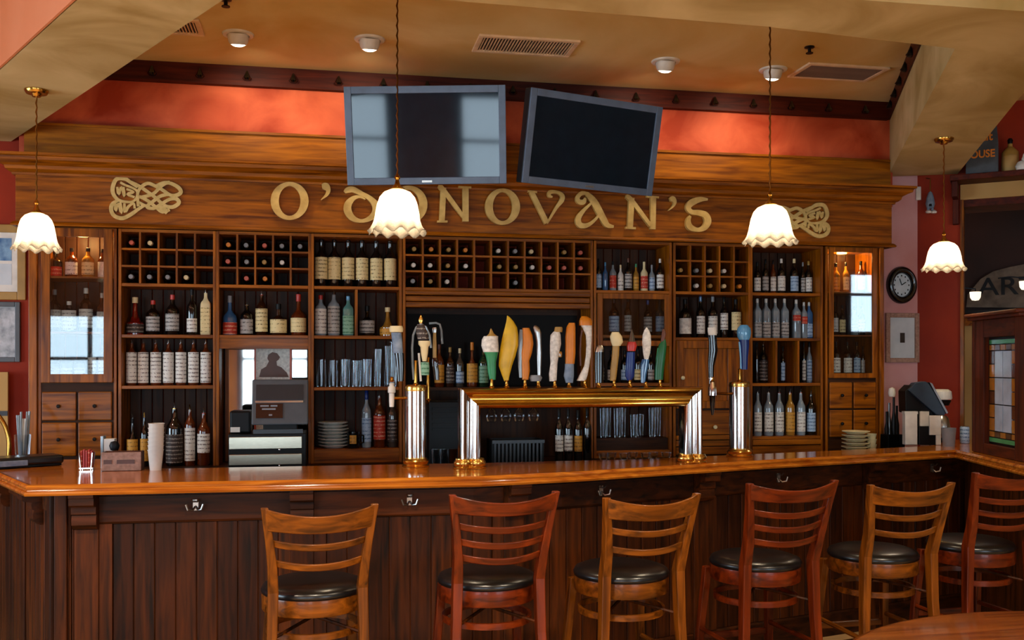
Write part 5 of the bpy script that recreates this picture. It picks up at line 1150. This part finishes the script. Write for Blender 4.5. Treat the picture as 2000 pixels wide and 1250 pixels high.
def pendant(x, y, ztop, R, Hs, label, canopy=True):
    zb = 2.185
    t = thing('pendant_lamp', (x, y, zb), label, 'pendant lamp', 'ruffled glass pendants over the bar')
    shade_mesh(R, Hs).build('shade', 'shade_glass', t, True)
    MB().lathe([(R * .28, Hs * .97), (R * .30, Hs * 1.0), (R * .2, Hs * 1.05), (.012, Hs * 1.12), (.008, Hs * 1.22), (.014, Hs * 1.26), (.004, Hs * 1.36), (0, Hs * 1.36)], n=16).build('fitting', 'brass', t, True)
    MB().lathe([(0, Hs * .42), (.022, Hs * .46), (.03, Hs * .58), (.022, Hs * .72), (.012, Hs * .8), (.012, Hs * .95)], n=14).build('bulb', 'bulb', t, True)
    L = ztop - zb - Hs * 1.33; n = int(L / .022); m = MB(); 
    pts = [(0.0022 * (1 if i % 2 else -1), 0.0, Hs * 1.33 + L * i / n) for i in range(n + 1)]
    m.tube(pts, [.0032 if i % 2 else .0048 for i in range(n + 1)], 6).build('chain', 'bronze', t, True)
    MB().lathe([(0, -.035), (.02, -.035), (.028, -.022), (.05, -.02), (.058, -.008), (.058, 0), (0, 0)], (0, 0, ztop - zb), n=20).build('canopy', 'brass', t, True)
    light('POINT', 'pendant_light', (x, y, zb + Hs * .55), 11, (1.0, .82, .58), shadow_soft_size=.05)
pendant(-1.44, 5.33, 3.0, .108, .188, 'ruffled white glass pendant at far left beside framed prints')
q = PY(776, 455, 4.35); pendant(q.x, 4.35, 3.485, .118, .195, 'ruffled white glass pendant hanging before the left television')
q = PY(1504, 475, 4.37); pendant(q.x, 4.37, 3.5, .118, .185, 'ruffled white glass pendant hanging over right knot emblem')
pendant(3.77, 5.41, 3.0, .120, .175, 'ruffled white glass pendant at right before the dark red wall')

# ------------------------------------------------------------------ ceiling fixtures
for i, (px, py, tx, lb) in enumerate(((465, 68, -.35, 'leftmost'), (722, 78, .25, 'second from left'), (1300, 121, 2.1, 'third from left'), (1510, 137, 2.85, 'rightmost'))):
    q = PZ(px, py, 3.495)
    t = thing('ceiling_spotlight', (q.x, q.y, 3.5), '%s white eyeball spotlight in the raised ceiling' % lb, 'ceiling light', 'eyeball spotlights')
    MB().lathe([(.062, -.004), (.064, -.012), (.085, -.010), (.09, -.003), (.09, 0), (.062, 0)], n=24, closed=True).build('trim_ring', 'white', t, True)
    e = MB().lathe([(.06, 0), (.06, -.02), (.055, -.045), (.045, -.06), (.042, -.06), (.042, -.03), (0, -.03)][::-1], n=24).build('eyeball', 'white', t, True); e.rotation_euler = (math.radians(14), 0, 0)
    f_ = MB().lathe([(0, -.072), (.02, -.070), (.034, -.064), (.041, -.056), (.041, -.052), (0, -.052)], n=20).build('lamp_face', 'lamp_face', e, True)
    light('SPOT', 'ceiling_spot', (q.x, q.y + .045, 3.425), 7.5, (1.0, .82, .60), target=(tx, UY, 2.98), spot_size=math.radians(115), spot_blend=.9, shadow_soft_size=.04)
def vent(p, w, d_, label, slats, ang=0.0, mt='black'):
    t = thing('air_vent', (p[0], p[1], 3.5), label, 'air vent')
    t.rotation_euler.z = ang
    for (x0, x1, y0, y1) in ((-w / 2, w / 2, -d_ / 2, -d_ / 2 + .03), (-w / 2, w / 2, d_ / 2 - .03, d_ / 2), (-w / 2, -w / 2 + .03, -d_ / 2 + .03, d_ / 2 - .03), (w / 2 - .03, w / 2, -d_ / 2 + .03, d_ / 2 - .03)):
        MB().box(x0, x1, y0, y1, -.014, 0).build('frame_bar', 'vent_metal', t, bevel=.003)
    MB().box(-w / 2 + .03, w / 2 - .03, -d_ / 2 + .03, d_ / 2 - .03, -.003, -.0005).build('backing', mt, t)
    src_ = None
    for k in range(slats):
        X = -w / 2 + .03 + (w - .06) * (k + .5) / slats
        if src_ is None: src_ = MB().box(-.0028, .0028, -d_ / 2 + .03, d_ / 2 - .03, -.012, -.003).build('slat', 'vent_metal' if mt != 'vent_grey' else 'vent_grey', t); src_.location = (X, 0, 0)
        else: inst(src_, t, (X, 0, 0))
    return t
vent((1.175, 5.665), .60, .30, 'slatted metal air vent at middle of the raised ceiling', 30)
vent((3.27, 5.79), .56, .30, 'flat grey return vent at right of the raised ceiling', 40, mt='vent_grey')
q = PZ(362, 52, 3.495); vent((q.x - .12, q.y), .42, .26, 'slatted air vent partly hidden by the left beam', 20)
for (px, py, lb) in ((1581, 98, 'small dark sprinkler head near the grey return vent'), (441, 6, 'small dark sprinkler head near left beam edge')):
    q = PZ(px, py, 3.48); t = thing('sprinkler', (q.x, q.y, 3.5), lb, 'sprinkler')
    MB().lathe([(.03, 0), (.03, -.006), (.01, -.01), (.01, -.035), (0, -.035)][::-1], n=14).build('stem', 'iron', t, True); MB().lathe([(0, -.04), (.022, -.04), (.022, -.036), (0, -.035)], n=12).build('deflector', 'iron', t, True)
# unseen fill lamps added behind the camera, bouncing light off the floor
for (x, y, lb, pw) in ((-2.2, 1.7, 'front left', 240), (0.1, 1.8, 'front middle', 240), (2.4, 1.8, 'front right', 150), (-1.0, -.8, 'rear left', 240), (2.2, -.8, 'rear right', 200), (5.4, 1.6, 'far right', 60)):
    t = thing('fill_lamp', (x, y, 3.485), 'round warm added fill lamp over the unseen dining floor, %s' % lb, 'ceiling light', 'added fill lamps')
    MB().lathe([(.15, 0), (.155, -.02), (.14, -.03), (.14, 0)], n=24, closed=True).build('trim_ring', 'white', t, True)
    MB().lathe([(0, -.028), (.139, -.028), (.139, -.02), (0, -.02)], n=24).build('diffuser', 'lamp_face', t, True)
    light('SPOT', 'fill_light', (x, y, 3.44), pw, (1.0, .84, .62), target=(x, y, 0), spot_size=math.radians(118), spot_blend=.5, shadow_soft_size=.13)

# ------------------------------------------------------------------ bar stools
def arcstrip(m, hw, y0, z0, z1, th, bow, lean, n=14, sag=(.018, .018)):
    """curved slat between x=-hw..hw, bowed towards -y, leaning back with height"""
    vs = []
    for i in range(n + 1):
        x = -hw + 2 * hw * i / n; b = bow * (1 - (x / hw) ** 2)
        g_ = 1 - (x / hw) ** 2
        for (z, dy) in ((z0 - sag[0] * g_, 0.0), (z1 - sag[1] * g_, -(z1 - z0) * lean)):
            vs += [(x, y0 - b + dy - th / 2, z), (x, y0 - b + dy + th / 2, z)]
    fs = []
    for i in range(n):
        a = i * 4; b = a + 4
        fs += [(a, b, b + 2, a + 2), (a + 1, a + 3, b + 3, b + 1), (a + 2, b + 2, b + 3, a + 3), (a, a + 1, b + 1, b)]
    fs += [(0, 2, 3, 1), (n * 4, n * 4 + 1, n * 4 + 3, n * 4 + 2)]
    m.add(vs, fs); return m
def make_stool(kind, label):
    w = 'honey' if kind == 'A' else 'cherry'; top = 1.06 if kind == 'A' else 1.09
    t = thing('bar_stool', (0, 0, 0), label, 'bar stool', 'bar stools along the counter')
    yb = lambda z: -.205 if z < .70 else -.205 - (z - .70) * .27
    xb = lambda z: .172 if z < .76 else .172 + ((z - .76) / .30) ** 1.3 * .036
    for s_ in (-1, 1):
        zs = [0, .25, .5, .72, .82, .92, 1.0, top]
        xs_ = [.205, .19, .178, .172] + [xb(z) for z in zs[4:]]; ys_ = [-.255, -.225, -.208, -.205] + [yb(z) for z in zs[4:]]
        MB().beam([(s_ * x, y, z) for x, y, z in zip(xs_, ys_, zs)], [.034, .036, .038, .040, .036, .032, .030, .028], [.036, .04, .044, .05, .046, .040, .034, .03]).build('back_leg', w + '_z', t, bevel=.004)
        MB().beam([(s_ * .205, .215, 0), (s_ * .185, .185, .35), (s_ * .165, .155, .64)], [.03, .034, .038], [.03, .034, .038]).build('front_leg', w + '_z', t, bevel=.004)
        MB().tube([(s_ * .195, -.215, .34), (s_ * .187, .19, .34)], .012, 8).build('side_stretcher', w + '_y', t, True)
    MB().box(-.185, .185, .185, .207, .28, .31).build('footrest', w + '_x', t, bevel=.004)
    rz0 = top - .088 if kind == 'A' else top - .075
    arcstrip(MB(), xb(rz0 + .04) + .004, yb(rz0) - .004, rz0, top - .003, .018, .05, .32, sag=(.014, .030)).build('top_rail', w + '_x', t, smooth=30, bevel=.003)
    sl = (.905, .825) if kind == 'A' else (.945, .88, .815)
    for z in sl: arcstrip(MB(), xb(z) - .008, yb(z), z, z + .028, .016, .045, .32).build('back_slat', w + '_x', t, smooth=30, bevel=.003)
    MB().lathe([(.19, .607), (.206, .607), (.208, .612), (.208, .667), (.206, .674), (.19, .674)], n=36, closed=True).build('seat_ring', w + '_x', t, smooth=50)
    MB().lathe([(0, .667), (.196, .667), (.209, .675), (.212, .688), (.203, .704), (.17, .716), (.10, .722), (0, .724)], n=36).build('seat_cushion', 'vinyl', t, smooth=60)
    MB().lathe([(.178, .512), (.192, .512), (.192, .538), (.178, .538)], n=36, closed=True).build('foot_ring', w + '_x', t, smooth=50)
    for (aa, bb) in (((-.19, -.19), (.185, .185)), ((.19, -.19), (-.185, .185))): MB().tube([(aa[0] * .9, aa[1] * .9, .53), (bb[0] * .88, bb[1] * .88, .60)], .007, 6).build('brace', 'front_z', t, True)
    return t
SL = ['honey-brown bar stool with two back slats, nearest the cash register', 'red-brown bar stool with three back slats, below the left chrome column',
      'honey-brown bar stool with two back slats, below the brass tap rail', 'red-brown bar stool with three back slats, below the right chrome column',
      'honey-brown bar stool with two back slats, behind the round table', 'red-brown three-slat bar stool cut off by the right picture edge']
protos = {}
for i, (px, dep, rz, kind) in enumerate(((626, 3.72, 5.5, 'A'), (985, 3.88, 4, 'B'), (1274, 4.02, 8, 'A'), (1546, 4.25, 6, 'B'), (1780, 4.42, 2, 'A'), (1978, 4.66, 2, 'B'))):
    if kind not in protos: o = protos[kind] = make_stool(kind, SL[i])
    else: o = copy_tree(protos[kind]); o['label'] = SL[i]
    u = (px - 1000) / F_PX; rz = math.radians(rz)
    top = Vector((dep * (SN + u * CS), dep * (CS - u * SN)))
    ly = -.30
    o.location = (top.x - (-math.sin(rz) * ly), top.y - math.cos(rz) * ly, 0); o.rotation_euler = (0, 0, rz)
# round table in the foreground
tb = thing('round_table', (2.232, 2.107, 0), 'round polished wooden table in the right foreground', 'table')
MB().lathe([(0, .705), (.90, .705), (.915, .712), (.92, .725), (.915, .737), (.90, .74), (0, .74)], n=72).build('table_top', 'tabletop', tb, smooth=60)
MB().lathe([(.30, 0), (.30, .03), (.08, .07), (.05, .12), (.05, .62), (.12, .68), (.25, .705), (0, .705)], n=28).build('pedestal', 'iron', tb, smooth=50)

# ------------------------------------------------------------------ pictures, clock and small things on the walls
def frame(px0, px1, py0, py1, Y, label, fm, bw, art, mat='white', mount=.0):
    P0 = PY(px0, py1, Y); P1 = PY(px1, py0, Y); x0, x1, z0, z1 = P0.x, P1.x, P0.z, P1.z
    t = thing('framed_print', ((x0 + x1) / 2, Y, z0), label, 'picture')
    for (a, b, c_, d_) in ((x0, x0 + bw, z0, z1), (x1 - bw, x1, z0, z1), (x0 + bw, x1 - bw, z0, z0 + bw), (x0 + bw, x1 - bw, z1 - bw, z1)): MB().box(a, b, Y - .022, Y, c_, d_).build('frame_bar', fm, t, world=True, bevel=.004)
    MB().box(x0 + bw, x1 - bw, Y - .008, Y, z0 + bw, z1 - bw).build('mount', mat, t, world=True)
    for (u0, u1, v0, v1, am) in art:
        MB().box(x0 + (x1 - x0) * u0, x0 + (x1 - x0) * u1, Y - .0095, Y - .0081, z0 + (z1 - z0) * v0, z0 + (z1 - z0) * v1).build('artwork', am, t, world=True)
mottled('sketch_paper', '#b4bec4', '#ccd4d8', 8, 0.5); mottled('sea_print', '#2a5a8c', '#8ab0cc', 18, 0.5); mottled('grey_print', '#7a8288', '#c8ccd0', 22, 0.5, detail=6)
frame(-62, 52, 440, 585, WY - .001, 'gold-framed white print with blue picture on left wall', 'tan', .05, [(.32, .75, .52, .82, 'sea_print'), (.32, .75, .20, .48, 'sketch_paper')])
frame(-50, 41, 590, 707, WY - .001, 'grey-framed pale landscape print below the gold frame', 'midgrey', .03, [(.10, .92, .08, .92, 'grey_print')])
WR = WY - .013
frame(1728, 1793, 612, 708, WR, 'small framed sketch on daylit red wall below the clock', 'wicker', .034, [(.44, .58, .40, .60, 'gl_smoke')], 'sketch_paper')
q = PY(1759, 557, WR)
ck = thing('wall_clock', (q.x, WR, q.z), 'round black wall clock on the daylit red wall', 'clock')
R_ = 31.5 * DEP(q.x, WR) / F_PX; RZ_ = 36.5 * DEP(q.x, WR) / F_PX
def ell(m, prof, sz, cl=False): m.lathe(prof, (0, 0, 0), n=40, axis='y', sy=sz, closed=cl); return m
ell(MB(), [(R_ * .62, -.02), (R_ * .66, -.035), (R_ * .78, -.045), (R_ * .92, -.04), (R_, -.02), (R_, 0), (R_ * .62, 0)][::-1], RZ_ / R_, True).build('case', 'blackgloss', ck, smooth=60)
ell(MB(), [(0, -.012), (R_ * .63, -.012), (R_ * .63, -.002), (0, -.002)], RZ_ / R_).build('face', 'gl_pale', ck)
MATS['clock_face'] = plain('clock_face', '#c4d2da', .4); ck.children[1].data.materials[0] = MATS['clock_face']
for k in range(12):
    a = k * math.pi / 6; x, z = R_ * .5 * math.sin(a), RZ_ * .5 * math.cos(a); MB().box(x - .004, x + .004, -.0135, -.0121, z - .006, z + .006).build('hour_mark', 'black', ck)
for (a, L) in ((1.0, .34), (-.35, .42)):
    c_, s_ = math.cos(a), math.sin(a); m = MB().box(-.003, .003, -.016, -.0145, 0, R_ * L)
    for v in m.v: v.x, v.z = v.x * c_ + v.z * s_, -v.x * s_ + v.z * c_
    m.build('clock_hand', 'black', ck)
q = PL(1791, 392, C1, W2); o = MB().box(-.018, .018, -.02, 0, 0, .10).build('wall_sensor', 'white', None, bevel=.004); pq = Vector((q.x, q.y)) + N2 * .012 + W2 * .012; o.location = (pq.x, pq.y, q.z); o.rotation_euler.z = math.atan2(W2.y, W2.x); tag(o, 'small white sensor box high on the red wall corner', 'sensor')
q = PL(1818, 418, C1, W2); pq = Vector((q.x, q.y)) + N2 * .06
dl = thing('hanging_doll', (pq.x, pq.y, q.z), 'small blue stuffed doll with white shoes hanging on dark red wall', 'doll')
ds = .0037
MB().tube([(0, 0, 42 * ds), (0, 0, 68 * ds), (0, .05, 72 * ds)], .004, 6).build('cord', 'bronze', dl, True)
MB().lathe([(0, 8 * ds), (7 * ds, 10 * ds), (9 * ds, 18 * ds), (7 * ds, 30 * ds), (4 * ds, 40 * ds), (0, 44 * ds)], n=14).build('body', 'cloth_blue', dl, True)
MB().lathe([(0, 0), (3 * ds, 0), (3 * ds, 5 * ds), (0, 6 * ds)], (-.012, -.02, 12 * ds), n=10).build('patch', 'black', dl, True)
for s_ in (-1, 1):
    MB().tube([(s_ * 4 * ds, 0, 12 * ds), (s_ * 5 * ds, 0, 4 * ds)], 2.6 * ds, 8).build('limb', 'cloth_blue', dl, True)
    MB().lathe([(0, -4 * ds), (5 * ds, -3 * ds), (6 * ds, 0), (3 * ds, 3 * ds), (0, 4 * ds)], (s_ * 6 * ds, -.012, 2 * ds), n=12).build('shoe', 'white', dl, True)
q0 = PY(-28, 850, 6.55); q1 = PY(18, 727, 6.55)
mn = thing('tall_menu', ((q0.x + q1.x) / 2, 6.5, CZ), 'tall narrow pale menu board at the far left edge', 'menu')
MB().box(q0.x, q1.x, 6.52, 6.54, 0.99, q1.z).build('board', 'beige_wall', mn, world=True); MB().box(q0.x, q1.x, 6.515, 6.52, q0.z + .12, q0.z + .15).build('band', 'darkgrey', mn, world=True)
MB().box(q0.x, q1.x, 6.5, 6.56, CZ - .0, .99).build('foot', 'darkgrey', mn, world=True)
sd = thing('side_counter', (-2.15, 6.4, 0), 'dark side counter below the prints at far left', 'counter')
MB().box(-2.9, -1.80, 6.25, 6.598, .93, CZ).build('worktop', 'oakdark_x', sd, world=True); MB().box(-2.88, -1.81, 6.28, 6.598, 0, .93).build('base', 'oakdark_z', sd, world=True)

# ------------------------------------------------------------------ shelf over the right opening
SH = thing('plate_shelf', (C2.x, C2.y, HZ1), 'dark wooden shelf over the opening at right', 'shelf')
MB().obox(C2 - W2 * .06, C3, -.24, -.021, HZ1 - .01, HZ1 + .03).build('board', 'mahogany_x', SH, world=True, bevel=.005)
MB().obox(C2 - W2 * .05, C2 - W2 * .01, -.20, -.001, HZ1 - .12, HZ1 - .01).build('bracket', 'mahogany_z', SH, world=True, bevel=.004)
MB().obox(C2 - W2 * .05, C2 - W2 * .01, -.06, -.001, HZ1 - .30, HZ1 - .12).build('bracket', 'mahogany_z', SH, world=True, bevel=.004)
ZS = HZ1 + .031
def onw(px, off): c_ = C1 + N2 * off; p_ = PL(px, 300, c_, W2); return Vector((p_.x, p_.y))
s0_, s1_ = onw(1886, .20), onw(1950, .20)
cr_ = thing('slate_box', (s0_.x, s0_.y, ZS), 'dark slate crate with orange lettering on shelf at upper right', 'box')
zt_ = PL(1940, 240, C1 + N2 * .2, W2).z
ctop = [(0, ZS), (1, ZS), (1, ZS + (zt_ - ZS) * .62), (.94, zt_), (.2, zt_), (0, ZS + (zt_ - ZS) * .62)]
pts = [Vector((*(s0_ + (s1_ - s0_) * u), z)) for u, z in ctop]; nv = Vector((-N2.x, -N2.y, 0)) * .14; n = len(pts)
MB().add(pts + [p_ + nv for p_ in pts], [tuple(range(n)), tuple(range(2 * n - 1, n - 1, -1))] + [((i + 1) % n, i, n + i, n + (i + 1) % n) for i in range(n)]).build('case', 'slate', cr_, world=True, bevel=.006)
def text(s_, size, loc, rot, mt, parent, nm='lettering', ext=.002, cond=1.0):
    cu = bpy.data.curves.new(nm, 'FONT'); cu.body = s_; cu.size = size; cu.extrude = ext; cu.align_x = 'CENTER'; cu.offset = .002
    tmp = bpy.data.objects.new('tmp', cu); COL.objects.link(tmp)
    bpy.context.view_layer.update()
    me = bpy.data.meshes.new_from_object(tmp.evaluated_get(bpy.context.evaluated_depsgraph_get()))
    bpy.data.objects.remove(tmp); me.materials.clear(); me.materials.append(MATS[mt])
    o = bpy.data.objects.new(nm, me); COL.objects.link(o); o.parent = parent
    off = parent.location if parent else Vector((0, 0, 0))
    o.location = Vector(loc) - off; o.rotation_euler = rot; o.scale = (cond, 1, 1); return o
wa = math.atan2(W2.y, W2.x)
def tpos(px, py, off): c_ = C1 + N2 * off; return PL(px, py, c_, W2)
text('HOUSE', .075, tpos(1912, 308, .204), (math.pi / 2, 0, wa), 'orange', cr_, cond=.85)
text('Malt', .085, tpos(1918, 275, .204), (math.pi / 2, 0, wa), 'orange', cr_, cond=.9)
jp = onw(1973, .10); jr = .054
jg = thing('stoneware_jug', (jp.x, jp.y, ZS), 'cream and brown stoneware jug beside the slate crate', 'jug')
MB().lathe([(0, 0), (jr, 0), (jr * 1.05, .02), (jr * 1.05, .09), (jr * 1.02, .12)], n=22).build('lower_body', 'beige_wall', jg, True)
MB().lathe([(jr * 1.02, .12), (jr, .15), (jr * .6, .175), (jr * .3, .19), (jr * .3, .21), (0, .21)], n=22).build('upper_body', 'tan', jg, True)
MB().lathe([(0, .208), (jr * .28, .21), (jr * .36, .235), (jr * .2, .25), (0, .252)], n=14).build('stopper', 'black', jg, True)
jp = onw(1998, .20); fg = thing('white_figurine', (jp.x, jp.y, ZS), 'small white animal figurine right of the stoneware jug', 'figurine')
MB().lathe([(0, 0), (.035, 0), (.042, .025), (.03, .055), (.012, .065), (0, .066)], n=16, sx=1.3).build('body', 'white', fg, True)
MB().lathe([(0, .05), (.02, .055), (.026, .075), (.018, .095), (0, .1)], (.012, -.01, 0), n=14).build('head', 'white', fg, True)
for s_ in (-1, 1): MB().lathe([(.008, .09), (.004, .108), (0, .115)], (.012 + s_ * .014, -.01, 0), n=8).build('ear', 'white', fg, True)

# ------------------------------------------------------------------ beyond the opening
WFn = Vector((-0.616, -0.788))
def far(px, py, off=.0): return PL(px, py, f0 + WFn * off, W2)
sgn = thing('carved_sign', tuple(far(1960, 604, .10)), 'weathered grey sign with large dark letters in the far room', 'sign')
tp = [(1887, 600), (1890, 575), (1915, 545), (1940, 530), (1970, 522), (2005, 515), (2060, 512), (2060, 602)]
pts = [far(x, y, .10) for x, y in tp]; nv = Vector((-WFn.x, -WFn.y, 0)) * .05; n = len(pts)
MB().add(pts + [p_ + nv for p_ in pts], [tuple(range(n)), tuple(range(2 * n - 1, n - 1, -1))] + [((i + 1) % n, i, n + i, n + (i + 1) % n) for i in range(n)]).build('board', 'stone', sgn, world=True)
text('ART', .24, far(1968, 575, .104), (math.pi / 2, 0, wa), 'black', sgn, cond=1.15)
MB().obox(far(1884, 600, .2).xy, far(2060, 600, .2).xy, 0, .19, far(1968, 611, .1).z, far(1968, 605, .1).z).build('ledge', 'iron', sgn, world=True)
for (x, y, lb) in ((1905, 577, 'small glowing white half-round lamp in front of far sign'), (2002, 556, 'small glowing lamp at picture edge before far sign')):
    q = far(x, y, .5); t = thing('sign_lamp', tuple(q), lb, 'lamp')
    MB().lathe([(0, -.05), (.03, -.045), (.045, -.02), (.05, .03), (.048, .033), (0, .033)], n=18).build('shade', 'far_lamp', t, True)
    MB().tube([(0, 0, .033), (0, 0, .06), (.0, .2, .09), (0, .36, .09)], .006, 6).build('arm', 'iron', t, True)
